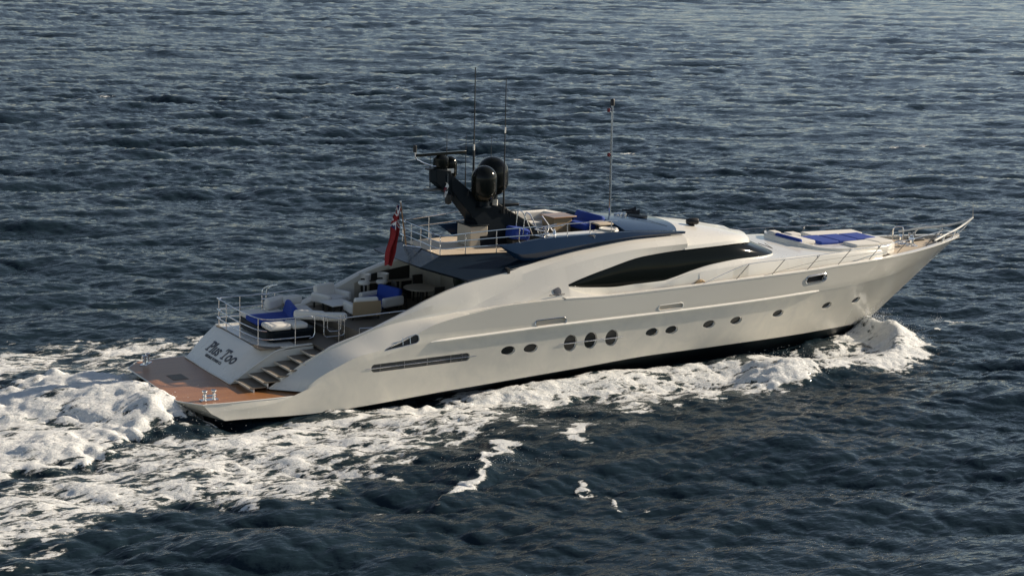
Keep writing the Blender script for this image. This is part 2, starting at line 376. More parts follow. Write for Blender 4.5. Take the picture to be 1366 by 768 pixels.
for g in fit_disc(moor, 'mooring_port', 'black', .01, .99):
    if g.data.vertices[0].co.y < 0:
        fit_ring(moor, 'rim', 'steel', .03, g, 1.0, .005, (1,))
        o, tx, tz, nn, L, k, d = moor
        MB().tube([o+tx*.42+tz*-.06-nn*.06, o+tx*.46+tz*.02-nn*.02, o+tx*.5+tz*.1-nn*.06], .045, 8).build('roller', 'steel', g)
# -------- rubbing strake
for sg in (-1, 1):
    rows = []
    for x in np.linspace(9.0, 26.9, 90):
        e = min(1, (x-9.0)/.5+.15, (26.9-x)/.35+.15); b, z = rub(x); d = .075*e; hh = .055*(.35+.65*e)
        rows.append([(x, sg*(b-.01), z+hh), (x, sg*(b+d), z+hh*.1), (x, sg*(b+d), z-hh*.5), (x, sg*(b-.01), z-hh)])
    MB().grid(rows, True).build('rubbing_strake', 'white', yacht, sharp=30)
# -------- toe rail on the sheer
for sg in (-1, 1):
    rows = []
    for x in np.linspace(14.6, 36.9, 120):
        b, z = sheer(x); b2 = max(b-.2, .0)
        rows.append([(x, sg*(b+.012), z-.02), (x, sg*(b+.012), z+.022), (x, sg*b2, z+.03), (x, sg*b2, z-.02)])
    MB().grid(rows, True).build('toe_rail', 'white', yacht, sharp=30)

# -------- side wings and arches
L3 = sheer
ridge = curve([(3.28, 2.36, .86), (4.8, 2.45, 1.77), (5.7, 2.55, 2.2), (6.75, 2.7, 2.57), (8.25, 2.75, 3.16), (9.2, 2.78, 3.56), (10.65, 2.7, 4.0), (11.2, 2.66, 4.13), (13.7, 2.5, 4.52), (16, 2.42, 4.88), (18.65, 2.33, 5.1), (20.7, 2.25, 5.1)])
L4 = curve([(6.7, 2.72, 2.56), (7.1, 2.80, 2.68), (8.25, 2.87, 2.89), (10.28, 2.93, 3.07), (11.27, 3.0, 3.17), (12.55, 3.2, 3.26), (14.5, 3.33, 3.31), (17, 3.4, 3.30)])
L5 = curve([(10.6, 2.95, 3.06), (11.75, 2.9, 3.48), (12.8, 2.88, 3.79), (14.6, 2.85, 4.32), (16.85, 2.80, 4.69), (18.5, 2.73, 4.81), (20.6, 2.61, 4.83)])
wtop = curve([(14.92, 3.09, 3.74), (15.45, 3.03, 3.90), (16.78, 2.90, 4.20), (18.46, 2.74, 4.505), (20.24, 2.58, 4.585), (21.65, 2.43, 4.59), (22.8, 2.28, 4.59), (23.7, 2.0, 4.55), (24.3, 1.55, 4.47), (24.6, 1.0, 4.47), (24.8, .0, 4.5)])
def lerp3(a, b, t): return tuple(a[i]+(b[i]-a[i])*t for i in range(len(a)))
for sg in (-1, 1):
    mb = MB(); rows = []
    xs = list(np.linspace(4.38, 8, 24))+list(np.linspace(8.1, 14.92, 50))+list(np.linspace(15.02, 20.6, 44))
    for x in xs:
        sh = 1.1*max(0, 1-(x-4.38)/4.2)**1.2
        xr = x-sh; rb, rz_ = ridge(xr); b0, z0 = L3(x)
        P0 = (x, b0, z0); P3 = (xr, rb, rz_)
        if x < 4.6: P0 = (x, b0, max(.86, z0-.2*(4.6-x)/.2))
        if x < 6.9: P1 = lerp3(P0, P3, .93)
        else:
            b1, z1 = L4(x); w = min(1, (x-6.9)/.6); q = lerp3(P0, P3, .93); P1 = lerp3(q, (x, b1, z1), w)
        if x < 10.6: P2 = lerp3(P1, P3, .12)
        else:
            b2, z2 = L5(x); w = min(1, (x-10.6)/.7); P2 = lerp3(lerp3(P1, P3, .12), (x, b2, z2), w)
        M1 = lerp3(P2, P3, .5); M1 = (M1[0], M1[1]+.05, M1[2]+.05)
        inn = .10 if x < 6 else .22
        P4 = (P3[0]+.05, P3[1]-inn*.5, P3[2]+.015); P5 = (P3[0]+.05, P3[1]-inn, P3[2]-.05); P6 = (P3[0]+.05, min(P3[1]-inn, 2.75), .9 if x < 6.6 else 1.95)
        rows.append([P0, lerp3(P0, P1, .5), P1, lerp3(P1, P2, .5), P2, M1, P3, P4, P5, P6])
    rows = [[(p[0], sg*p[1], p[2]) for p in r] for r in rows]
    kl = [i for i, x in enumerate(xs) if x <= 14.95][-1]
    fl = sg < 0
    mb.grid([r[0:3] for r in rows[:kl+1]], flip=not fl); mb.grid([r[2:5] for r in rows[:kl+1]], flip=not fl); mb.grid([r[4:7] for r in rows], flip=not fl); mb.grid([r[6:9] for r in rows], flip=not fl); mb.grid([r[8:] for r in rows], flip=not fl)
    # lip under the arch down to the window head
    lip = []
    for i, x in enumerate(xs):
        if x >= xs[kl]:
            p = rows[i][4]; wb, wz = wtop(x); 
            ed = .03*min(1, (x-14.9)/.8); pb = abs(p[1])
            lip.append([p, (x, sg*(pb+(wb+ed-pb)*.5), p[2]+(wz-p[2])*.5), (x, sg*(wb+ed), wz+.015), (x, sg*(wb-.03), wz)])
    mb.grid(lip, flip=fl)
    # closing face at the forward end
    r = rows[-1]; mb.add([r[4], r[5], r[6], r[7], r[8], (20.6, sg*2.1, 4.5), (20.6, sg*2.5, 4.55)], [(0, 1, 2, 3, 4, 5, 6)])
    mb.build('side_wing', 'silver', yacht, sharp=24, merge=False, normals=False)

# -------- lower quarter panel with the badge, scooped edge in front of the window tip
bnd = [(754.3, 379.3, 3.10), (760, 384.5, 3.17), (768, 388.5, 3.215), (782, 392, 3.28), (800, 394.3, 3.36), (818, 395.0, 3.42)]
bnd3 = [atY(px, py, -b) for px, py, b in bnd]
for sg in (-1, 1):
    pts = [(p[0], -p[1], p[2]) for p in bnd3]
    rows = []
    for p in smoothpath([Vector(q) for q in pts], 5):
        x = p[0]; b0, z0 = L3(x); z0 += .03; l4b, l4z = L4(x); l4b = max(l4b, p[1]+.005); l4z = min(l4z, p[2]); rows.append([(x, sg*(b0-.005), z0-.025), (x, sg*l4b, l4z), (x, sg*((l4b+p[1])/2), (l4z+p[2])/2), (x, sg*p[1], p[2]), (x+.005, sg*(p[1]-.03), p[2]-.004), (x+.005, sg*(p[1]-.5), p[2]-.03)])
    mb = MB().grid(rows)
    q0 = rows[0]; l4 = L4(14.72); l5 = L5(14.72)
    mb.build('quarter_panel', 'silver', yacht, sharp=25)
    # pale flash leading to the window corner
    def on_quarter(px, py):
        bb = 3.1
        for _ in range(25):
            p = atY(px, py, -bb); x = min(max(p[0], 10.8), 14.9); (b1, z1), (b2, z2) = L4(x), L5(x); f = max(0, min(1, (p[2]-z1)/(z2-z1))); bb = .5*bb+.5*(b1+(b2-b1)*f)
        return atY(px, py, -bb-.004)
    mb = MB(); rows = []
    for t in np.linspace(0, 1, 14):
        p = on_quarter(686+(745-686)*t, 404.5+(380.3-404.5)*t-1.5*math.sin(3.14*t)); q = on_quarter(703+(749-703)*t, 403.0+(380.6-403.0)*t)
        d = np.array([0, -.03, .012]); rows.append([tuple(p), tuple(p+d), tuple(q+d), tuple(q)])
    rows = [[(p[0], p[1] if sg < 0 else -p[1], p[2]) for p in r] for r in rows]
    mb.grid(rows, True).build('flash_moulding', 'silver', yacht, sharp=30)

# -------- deckhouse: glass band, sill, fascia
wbot = curve([(14.94, 3.08, 3.70), (15.42, 3.04, 3.605), (16.1, 2.98, 3.535), (17.2, 2.9, 3.46), (18.05, 2.86, 3.49), (19.35, 2.8, 3.51), (19.87, 2.78, 3.60), (20.8, 2.72, 3.80), (21.8, 2.66, 3.96), (23.2, 2.5, 4.04), (24.2, 2.25, 4.0), (25.0, 1.95, 3.97), (25.6, 1.5, 3.95), (25.9, .9, 3.95), (26.0, 0, 3.96)])
def arcmap(c0, x0, x1, c1=None): pass
def ring_pts(c, xs): return [(x, *c(x)) for x in xs]
us = np.linspace(0, 1, 120)
def param(c, xa, xb):
    xs = np.linspace(xa, xb, 600); P = np.array([(x, *c(x)) for x in xs]); d = np.r_[0, np.cumsum(np.linalg.norm(np.diff(P, axis=0), axis=1))]; d /= d[-1]
    return lambda u: tuple(float(np.interp(u, d, P[:, k])) for k in range(3))
gb, gt = param(wbot, 14.94, 26.0), param(wtop, 14.92, 24.8)
rows = []
for sg in (-1, 1):
    rr = []
    for u in (us if sg < 0 else us[::-1]):
        a, b = gb(u), gt(u); row = []
        for s in np.linspace(0, 1, 7):
            p = lerp3(a, b, s); bulge = .05*4*s*(1-s); row.append((p[0]+bulge*.3, sg*(p[1]+(bulge if p[1] > .3 else 0)), p[2]))
        rr.append(row)
    rows += rr if sg < 0 else rr[1:]
MB().grid(rows).build('window_band', 'glass', yacht, sharp=50)
# sill rim + fascia down to the side deck / trunk
shoulder = curve([(14.7, 3.02, 3.30), (16.5, 2.98, 3.2), (18.8, 2.93, 3.28)]+[(p[0], -p[1], p[2]) for p in (atY(897.5, 374.5, -2.95), atY(916, 366.6, -2.92), atY(940, 361, -2.9), atY(963, 357, -2.87), atY(1001, 350.5, -2.78), atY(1040, 345, -2.6), atY(1080, 340.5, -2.45), atY(1112, 338, -2.35))]+[(29.2, 2.25, 3.84), (30.3, 2.12, 3.80), (31.0, 1.95, 3.75)])
for sg in (-1, 1):
    rows = []
    for u in np.linspace(0, 1, 130):
        a = gb(u*.86)
        x = a[0]; sb, sz = shoulder(x); sb = max(sb, a[1]+.03) if x < 25 else sb
        lift = .0 if x < 18 else min(1, (x-18)/.4)
        rim = .03+.05*lift
        db = min(sheer(x)[0]-.05, sb+.05)
        rows.append([(x, sg*(a[1]-.02), a[2]), (x, sg*(a[1]+rim*.8), a[2]+.015), (x, sg*(a[1]+rim), a[2]-.03),
                     (x, sg*(a[1]+(sb-a[1])*.75), a[2]+(sz-a[2])*.6), (x, sg*sb, sz), (x, sg*(sb+.02), sz-.06), (x, sg*db, min(2.9, sz-.3))])
    MB().grid(rows).build('deckhouse_side', 'white', yacht, sharp=32)

# -------- cabin roof ahead of the flybridge
roofc = curve([(19.6, 0, 5.42), (20.8, 0, 5.37), (22, 0, 5.20), (23.3, 0, 4.96), (24.2, 0, 4.74), (24.9, 0, 4.55)])
rows = []
for u in np.linspace(.495, 1, 60):
    a = gt(u); xe = a[0]; xc = 19.7+(24.95-19.7)*((u-.495)/.505); row = []
    k = min(1, a[1]/1.0)
    E0 = (xe-.03, a[1]-.03, a[2]-.01); E1 = (xe+.05, a[1]+.05*k, a[2]+.02); E2 = (xe+.02, a[1]+.02*k, a[2]+.15); E3 = (xe-.07, max(a[1]-.10*k, 0), a[2]+.28 if a[1] > .6 else a[2]+.13+.15*a[1]/.6)
    cz = roofc(xc)[1]; row = [E0, E1, E2, E3]
    for s in (.12, .25, .45, .65, .82, 1.0):
        p = (E3[0]+(xc-E3[0])*s, E3[1]*(1-s), E3[2]+(max(cz, E3[2])-E3[2])*(1-(1-s)**2)); row.append(p)
    rows.append(row)
mb = MB()
for sg in (-1, 1): mb.grid([[(p[0], sg*p[1], p[2]) for p in r] for r in rows])
mb.build('cabin_roof', 'white', yacht, sharp=30)
# wiper along the windscreen head
for y0 in (-1.3, .4):
    a = Vector((25.35, y0, 4.30)); MB().tube([a, a+Vector((.5, .1, -.26)), a+Vector((.45, 1.0, -.20))], .014, 6).build('wiper', 'black', yacht)

# -------- foredeck trunk
trc = curve([(20, 0, 3.5), (25.8, 0, 3.93), (26.4, 0, 3.96), (28, 0, 3.97), (29.5, 0, 3.95), (31, 0, 3.86), (32, 0, 3.6)])
rows = []
for x in list(np.linspace(21, 31.0, 64))+[31.2, 31.35]:
    sb, sz = shoulder(min(x, 31.0)); e = max(0, (x-31.0)/.35); sb *= (1-.25*e); sz -= .25*e
    cz = max(trc(x)[1], sz); row = [(x, sb+.06, 2.95), (x, sb+.03, sz-.08), (x, sb-.02, sz)]
    for s in (.15, .35, .6, 1): row.append((x, sb*(1-s), sz+(cz-sz)*(1-(1-s)**2)))
    rows.append(row)
mb = MB()
for sg in (-1, 1):
    g = [[(p[0], sg*p[1], p[2]) for p in r] for r in rows]; mb.grid(g)
    mb.add(g[-1]+[(31.4, 0, 3.0)], [tuple(range(len(g[-1])+1))])
mb.build('foredeck_trunk', 'white', yacht, sharp=30)
# bow working deck in pale teak
poly = []
xs = np.linspace(28.2, 36.6, 30)
st = [(x, -(sheer(x)[0]-.22), deckz(x)[1]+.014) for x in xs]
MB().grid([[p, (p[0], 0, p[2]+.03), mir(p)] for p in st]).build('bow_deck', 'palewood', yacht)
# side decks
for sg in (-1, 1):
    MB().grid([[(x, sg*(sheer(x)[0]-.17), deckz(x)[1]+.008), (x, sg*2.2, deckz(x)[1]+.008)] for x in np.linspace(15.5, 28.15, 30)]).build('side_deck', 'palewood', yacht)

# -------- stern: swim platform, transom block, steps
pl = [(0.03, 2.42), (0.62, 3.2), (1.5, 3.29), (3.2, 3.34), (4.35, 3.36)]
top = [(x, -b, .806) for x, b in pl]; N = len(top)
mb = MB(); mb.grid([[t, (t[0], 0, t[2]), mir(t)] for t in top]); mb.build('platform_deck', 'teak', yacht)
mb = MB(); mb.tube([(0.0, y, .80) for y in (-2.44, 2.44)], .022, 8)
for sg in (-1, 1): mb.tube([(0.0, sg*2.44, .80), (0.6, sg*3.25, .80), (1.5, sg*3.34, .80), (3, sg*3.4, .80), (4.3, sg*3.42, .80)], .022, 8)
mb.build('platform_edge', 'white', yacht)
MB().box((1.15, .55, .812), (.55, .75, .008)).build('hatch', 'greydeck', yacht)
# grey wet mat strip ahead of the panel is plain teak in shade; curved panel with name
TB, TT = 3.12, -1.12
rows = []
def panel_pt(v, s):
    """v 0..1 from port to starboard, s 0..1 bottom to top"""
    y = TB+(TT-TB)*v; bow = .10*(1-(2*v-1)**2)
    x0 = 2.44-bow*.6; q = max(0, (v-.86)/.14); q = q*q*(3-2*q); x1 = 3.62-bow+.52*q; z = .82+(1.93-.10*q-.82)*s
    x = x0+(x1-x0)*(s**.9)-.10*math.sin(math.pi*s)
    y -= -0.06*s if v < .5 else -0.30*s*(v-.5)*2*-1*0
    return Vector((x, y, z))
for s in np.linspace(0, 1, 12): rows.append([panel_pt(v, s) for v in np.linspace(0, 1, 24)])
mb = MB(); mb.grid(rows)
# starboard cheek of the block beside the steps, port cheek, top coaming
ck = [panel_pt(1, s) for s in np.linspace(0, 1, 12)]
mb.add([tuple(p) for p in ck]+[(5.6, TT, 1.93), (5.6, TT, .82)], [tuple(range(len(ck)+2))])
rim = [panel_pt(v, 1) for v in np.linspace(0, 1, 24)]
mb.grid([[tuple(p) for p in rim], [(max(3.66, p.x), p.y, 1.955) for p in rim[:-5]]+[(3.66+.52*k/5, -.42-.55*k/5, 1.955) for k in range(1, 6)], [(5.0, p.y, 1.95) for p in rim]])
ck = [panel_pt(0, s) for s in np.linspace(0, 1, 12)]
mb.add([tuple(p) for p in ck]+[(5.6, TB, 1.93), (5.6, TB, .82)], [tuple(range(len(ck)+2))])
mb.build('transom_panel', 'white', yacht, sharp=30)
mb = MB(); mb.box((2.42, 1.0, .84), (.05, 4.25, .05)); mb.build('plinth', 'white', yacht, bevel=.01)
# bright edge moulding along the steps cheek
MB().tube([panel_pt(1, s)+Vector((-.01, -.02, .01)) for s in np.linspace(0, 1, 10)]+[Vector((4.6, TT-.02, 1.93)), Vector((5.5, TT-.02, 1.97))], .035, 8).build('cheek_moulding', 'white', yacht)
# steps
NS = 6
for i in range(NS):
    z = .98+i*.163; x0 = 2.62+i*.50
    st = MB(); 
    ya, yb = TT-.01, -2.45-.03*i
    st.prism([(x0, ya, z-.05), (x0, yb, z-.05), (x0+.62, yb, z-.05), (x0+.62, ya, z-.05)], (0, 0, .05))
    o = st.build('step', 'greydeck', yacht, bevel=.01)
    MB().box((x0-.012, (ya+yb)/2, z-.02), (.04, ya-yb-.02, .06)).build('nosing', 'cream', o, bevel=.008)
    MB().box((x0+.10+.06, (ya+yb)/2, z-.14), (.03, ya-yb-.02, .175)).build('riser', 'white', o)
# -------- aft deck
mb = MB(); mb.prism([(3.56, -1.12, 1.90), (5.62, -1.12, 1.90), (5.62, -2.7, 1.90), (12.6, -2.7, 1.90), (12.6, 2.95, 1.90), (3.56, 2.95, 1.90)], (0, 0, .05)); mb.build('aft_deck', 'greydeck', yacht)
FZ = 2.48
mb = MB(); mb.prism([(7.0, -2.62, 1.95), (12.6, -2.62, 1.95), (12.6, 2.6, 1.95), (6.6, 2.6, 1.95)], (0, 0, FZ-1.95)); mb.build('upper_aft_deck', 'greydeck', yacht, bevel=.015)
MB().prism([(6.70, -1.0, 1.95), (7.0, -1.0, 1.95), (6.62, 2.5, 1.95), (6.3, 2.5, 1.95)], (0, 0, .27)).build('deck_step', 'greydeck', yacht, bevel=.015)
MB().box((4.95, -1.12, 1.972), (1.2, .12, .04)).build('deck_coaming', 'white', yacht, bevel=.012); MB().box((4.6, 2.98, 1.962), (2.1, .14, .05)).build('deck_coaming', 'white', yacht, bevel=.012)
# port side of transom block towards the port wing
mb = MB(); mb.prism([(2.9, 3.14, .82), (5.7, 3.14, .82), (5.7, 3.14, 1.95), (3.6, 3.14, 1.95)], (0, -.03, 0)); mb.build('block_side', 'white', yacht)

# -------- saloon bulkhead and inner lining under the overhang
mb = MB()
mb.box((12.65, 0, 3.3), (.10, 5.3, 2.3)); mb.build('saloon_bulkhead', 'dark', yacht)
mb = MB(); mb.box((12.57, 1.72, 3.15), (.06, 1.2, 2.3)); mb.build('bulkhead_panel', 'beige', yacht)
mb = MB(); mb.box((12.55, -.75, 3.3), (.06, .8, 2.0)); mb.build('saloon_door', 'beige', yacht, bevel=.01)
mb = MB(); mb.box((12.50, -.02, 3.55), (.05, .62, .62)); o = mb.build('artwork_frame', 'wood', yacht, bevel=.01); MB().box((12.47, -.02, 3.55), (.02, .5, .5)).build('picture', 'picture', o)
mb = MB(); mb.lathe((12.52, .85, 3.35), [(0, -.02), (.42, -.02), (.45, 0), (.42, .02), (0, .02)], 28, (1, 0, 0)); mb.build('round_mirror', 'mirror', yacht)
# lining on the inside of the port wing: dark recess with a lit frame (bar)
mb = MB(); mb.prism([(8.95, 2.50, 1.95), (12.6, 2.50, 1.95), (12.6, 2.50, 4.1), (11.4, 2.5, 3.95), (10.1, 2.5, 3.6), (8.95, 2.5, 3.2)], (0, .04, 0)); mb.build('bar_back_wall', 'beige', yacht)
mb = MB(); mb.prism([(9.2, 2.44, 3.45), (11.2, 2.44, 3.75), (11.7, 2.44, 3.6), (11.7, 2.44, 2.6), (9.2, 2.44, 2.6)], (0, .05, 0)); mb.build('bar_recess', 'dark', yacht)
mb = MB(); mb.box((10.4, 2.3, 3.22), (2.2, .25, .05)); o = mb.build('bar_counter', 'beige', yacht, bevel=.012)
MB().box((10.4, 2.36, 2.8), (2.0, .1, .8)).build('cabinet', 'dark', o)
for x in (9.35, 9.95, 10.7, 11.25): MB().box((x+.05, 2.25, 2.84), (.07, .07, .72)).build('post', 'beige', o)

# -------- overhang of the boat deck
Uo = [(10.40, 1.50, 4.86), (11.4, 1.62, 4.865), (12.6, 1.80, 4.87), (13.6, 1.95, 4.87), (18.6, 2.0, 4.87)]
Lo = [(9.40, 1.90, 4.60), (10.9, 2.74, 4.16), (12.6, 2.62, 4.32), (13.8, 2.46, 4.54), (18.6, 2.2, 5.0)]
mb = MB(); Uf = [Vector(p) for p in Uo]; Lf = [Vector(p) for p in Lo]
def res(poly, n=24):
    d = np.r_[0, np.cumsum([(poly[i+1]-poly[i]).length for i in range(len(poly)-1)])]; d /= d[-1]
    return [tuple(float(np.interp(u, d, [p[k] for p in poly])) for k in range(3)) for u in np.linspace(0, 1, n)]
for sg in (-1, 1):
    rows = []
    for i in range(len(Uf)): rows.append([(Uf[i].x, sg*Uf[i].y, Uf[i].z), (Lf[i].x, sg*Lf[i].y, Lf[i].z), (Lf[i].x+.06, sg*(Lf[i].y-.1), Lf[i].z-.09)])
    mb.grid(rows)
aft = [[(Uf[0].x, y*1.5, 4.86), (Lf[0].x-.08*(1-y*y), y*1.9, 4.60), (Lf[0].x+.1, y*1.82, 4.50)] for y in np.linspace(-1, 1, 9)]
mb.grid(aft)
mb.build('overhang', 'shadednavy', yacht, sharp=25)
mb = MB(); mb.add([(9.5, -1.82, 4.50), (9.5, 1.82, 4.50), (10.95, 2.62, 4.09), (10.95, -2.62, 4.09), (12.6, 2.5, 4.2), (12.6, -2.5, 4.2)], [(0, 1, 2, 3), (3, 2, 4, 5)]); mb.build('overhang_ceiling', 'beige', yacht)
mb = MB()
mb.grid([[(x, -b, 4.885), (x, b, 4.885)] for x, b in ((10.43, 1.46), (11.4, 1.58), (12.6, 1.76), (13.6, 1.91), (18.6, 1.95))]); mb.build('boat_deck', 'palewood', yacht)

# -------- flybridge bulwark blades
btop = curve([(12.39, 2.34, 5.26), (13.34, 2.36, 5.32), (14.23, 2.37, 5.40), (16.16, 2.37, 5.43), (17.87, 2.34, 5.42), (19.3, 2.29, 5.34), (20.75, 2.2, 5.23)])
bmid = curve([(12.40, 2.35, 5.24), (13.3, 2.52, 4.90), (14.67, 2.52, 4.98), (16.64, 2.48, 5.13), (18.8, 2.38, 5.24), (20.75, 2.22, 5.20)])
bbot = curve([(12.42, 2.32, 5.22), (13.5, 2.34, 4.62), (14.3, 2.35, 4.66), (15.3, 2.34, 4.80), (16.8, 2.32, 5.0), (18.8, 2.28, 5.12), (20.75, 2.2, 5.15)])
for sg in (-1, 1):
    rows = []
    for x in list(np.linspace(12.40, 13.5, 14))+list(np.linspace(13.6, 20.75, 60)):
        t, m_, b = btop(x), bmid(x), bbot(x)
        w = .14*min(1, (x-12.35)/1.0)
        rows.append([(x, sg*(t[0]-w), t[1]), (x, sg*t[0], t[1]), (x, sg*((t[0]+m_[0])/2+.012), (t[1]+m_[1])/2), (x, sg*m_[0], m_[1]), (x, sg*b[0], b[1]), (x, sg*(t[0]-w-.02), max(4.7, b[1]-.02) if w > .1 else b[1])])
    MB().grid(rows, True).build('flybridge_bulwark', 'navy', yacht, sharp=26)
# small fairlead notch in the blade
for sg in (-1, 1):
    p = atY(789, 317, -2.40); MB().box((p[0], sg*2.37, p[2]), (.28, .06, .18)).build('scupper', 'black', yacht, bevel=.02)
    MB().tube([(p[0]+.12, sg*2.41, p[2]+.06), (p[0]+.12, sg*2.41, p[2]-.08)], .03, 8).build('cleat', 'steel', yacht)

# -------- navy bonnet ahead of the helm
rows = []
for u in np.linspace(0, 1, 26):
    x = 17.95+(20.95-17.95)*u; bmax = 2.2-.12*u; row = []
    for v in np.linspace(-1, 1, 21):
        y = bmax*v*(1 if u < .85 else 1); xx = x-.55*u*abs(v)**2.6*1.0+(.02); 
        zc = 5.66-.27*u**1.3; ze = btop(min(xx, 20.7))[1]+.012; z = ze+(zc-ze)*(1-abs(v)**2.2); row.append((xx, y, z))
    rows.append(row)
mb = MB(); mb.grid(rows)
fr = rows[-1]; mb.grid([fr, [(p[0]-.03, p[1]*.985, p[2]-.12) for p in fr]])
bk = rows[0]; mb.grid([bk, [(p[0], p[1], 4.9) for p in bk]])
mb.build('bonnet', 'navy', yacht, sharp=30)
for a, b in (((888, 303), (905, 308)),): pass
MB().tube([Vector((19.0, -.3, 5.63)), Vector((19.9, -.95, 5.50)), Vector((20.35, -1.55, 5.36))], .012, 6).build('seam_rail', 'steel', yacht)

# -------- flybridge furniture built in (coamings, settee mouldings)
mb = MB()
rows = []
for k in range(25):
    a = math.pi*2*k/24
    rows.append((17.35+.55*math.cos(a), -1.82+.30*math.sin(a)))
mb.prism([(x, y, 5.28) for x, y in rows[:-1]], (0, 0, .16)); o = mb.build('helm_pod', 'white', yacht, bevel=.03)
MB().lathe((17.45, -1.82, 5.45), [(.0, .0), (.30, .0), (.36, .02), (.36, .05), (.30, .06), (.27, .025), (0, .02)], 24).build('pod_rim', 'cushion', o)
MB().box((16.0, -1.85, 5.36), (2.7, .55, .12)).build('starboard_coaming', 'white', yacht, bevel=.03, seg=3)
MB().box((16.0, -1.62, 5.10), (2.9, .08, .46)).build('coaming_face', 'dark', yacht)
MB().box((17.55, -1.15, 5.58), (.65, .75, .06)).build('side_table', 'palewood', yacht, bevel=.02)
MB().box((17.55, -1.15, 5.2), (.3, .3, .66)).build('table_pillar', 'dark', yacht)

# -------- mast arch: dark raked spine with domes and radar
def side(pts, y): return [Vector(atY(px, py, y)) for px, py in pts]
spine = [(597, 230), (603, 236), (624, 255), (631, 268), (657, 268), (669, 276), (697, 292.5), (709, 302), (718, 318), (718, 330), (632, 330), (628, 298), (626.6, 292.5), (612, 274), (603, 262), (597, 252)]
def spine_mesh(h0, h1):
    c = side(spine, 0); a = []; b = []
    for p in c:
        f = min(1, max(0, (p.z-4.9)/3.0)); w = h0+(h1-h0)*f
        a.append(Vector((p.x, -w, p.z))); b.append(Vector((p.x, w, p.z)))
    mb = MB(); n = len(c); mb.add(a+b, [tuple(range(n)), tuple(range(n, 2*n))[::-1]]+[(i, (i+1) % n, n+(i+1) % n, n+i) for i in range(n)]); return mb
mast = spine_mesh(.60, .26).build('mast_arch', 'mastnavy', yacht, sharp=20, bevel=.03)
head = side([(577, 224), (597, 226), (601, 262), (590, 254), (577, 243)], 0)
mb = MB(); mb.prism([p+Vector((0, -.3, 0)) for p in head], (0, .6, 0)); mb.build('mast_head', 'mastnavy', mast, bevel=.03)
# deck cabinet under the arch
MB().box((12.55, -.05, 5.28), (.75, 1.0, .78)).build('deck_cabinet', 'beige', yacht, bevel=.03)
MB().box((12.55, -.05, 5.69), (.82, 1.08, .05)).build('cabinet_top', 'mastnavy', yacht, bevel=.015)
# satellite domes
def dome(c, r, hcyl, base):
    prof = [(0.01, 0)] + [(r*.52, 0), (r*.75, .10), (r*.93, .26), (r, .40), (r, .40+hcyl)]
    for k in range(1, 11): a = math.pi/2*k/10; prof.append((r*math.cos(a), .40+hcyl+r*math.sin(a)))
    o = MB().lathe(c, prof, 40).build('satellite_dome', 'dome', mast, sharp=60)
    return o
pn = atY(645, 268, -.5); dome(pn, .48, .44, 0)
pf = atY(656.3, 258.5, .95); dome((pf[0], pf[1], pf[2]+.0), .61, .42, 0)
for c, hgt in ((pn, .22), (pf, .5)):
    MB().lathe((c[0], c[1], c[2]-hgt), [(.30, 0), (.22, .05), (.22, hgt+.02)], 20).build('dome_pedestal', 'mastnavy', mast)
MB().box((pf[0]+.1, .55, pf[2]-.28), (1.0, 1.3, .12)).build('dome_bracket', 'mastnavy', mast, bevel=.03)
ps = atY(600, 236, .45); MB().lathe((ps[0]-.0, ps[1], ps[2]), [(.01, 0), (.22, 0), (.26, .1), (.26, .52)]+[(.26*math.cos(math.pi/2*k/8), .52+.26*math.sin(math.pi/2*k/8)) for k in range(1, 9)], 28).build('small_dome', 'dome', mast, sharp=60)
# open array radar
pr = atY(588, 224, 0)
MB().lathe((pr[0], 0, pr[2]), [(.26, 0), (.30, .12), (.28, .36), (.16, .46), (.1, .50)], 24).build('radar_pedestal', 'dome', mast)
ra, rb_ = atY(555.5, 205, -.15), atY(621, 205, .15); mid = (ra+rb_)/2; ang = math.atan2(rb_[1]-ra[1], rb_[0]-ra[0])
MB().box(mid, (np.linalg.norm(rb_-ra), .14, .11), ang).build('radar_scanner', 'dome', mast, bevel=.02)
# nav light bracket on the aft side
b0 = [atY(595, 222, -.1), atY(578, 222, -.12), atY(566, 218, -.12), atY(556, 213, -.12), atY(554.5, 210, -.12), atY(554, 196, -.12)]
MB().tube(b0, .028, 8).build('light_bracket', 'steel', mast)
p = atY(553.5, 199, -.12); MB().lathe((p[0], p[1], p[2]-.12), [(.0, 0), (.07, 0), (.07, .24), (.05, .26), (0, .26)], 12).build('stern_light', 'black', mast)
p = atY(578, 253, -.05); MB().box((p[0], 0, p[2]), (.6, .35, .06)).build('camera_shelf', 'grey', mast, bevel=.01)
MB().box((atY(573, 225.5, 0)[0]+.1, 0, atY(573, 225.5, 0)[2]), (.45, .25, .05)).build('cross_bar', 'black', mast)
p = atY(598, 266, -.3); MB().lathe((p[0], p[1], p[2]-.2), [(.0, 0), (.11, .04), (.14, .2), (.12, .38), (0, .42)], 16).build('loudspeaker', 'black', mast)
p = atY(660.5, 270, -.5); MB().box((p[0], p[1], p[2]), (.05, .2, .22), R(30)).build('reflector', 'white', mast)
p = atY(601, 228, -.27); MB().box((p[0], p[1], p[2]), (.28, .03, .16)).build('plate', 'white', mast)
# loops near the dome feet
for q in ((628, 258), (684, 285), (672, 281)):
    p = Vector(atY(*q, -.5)); MB().tube(smoothpath([p+Vector((-.12, 0, -.1)), p+Vector((-.08, 0, .12)), p+Vector((.1, 0, .1)), p+Vector((.16, 0, -.12))], 4), .018, 6).build('grab_loop', 'black', mast)
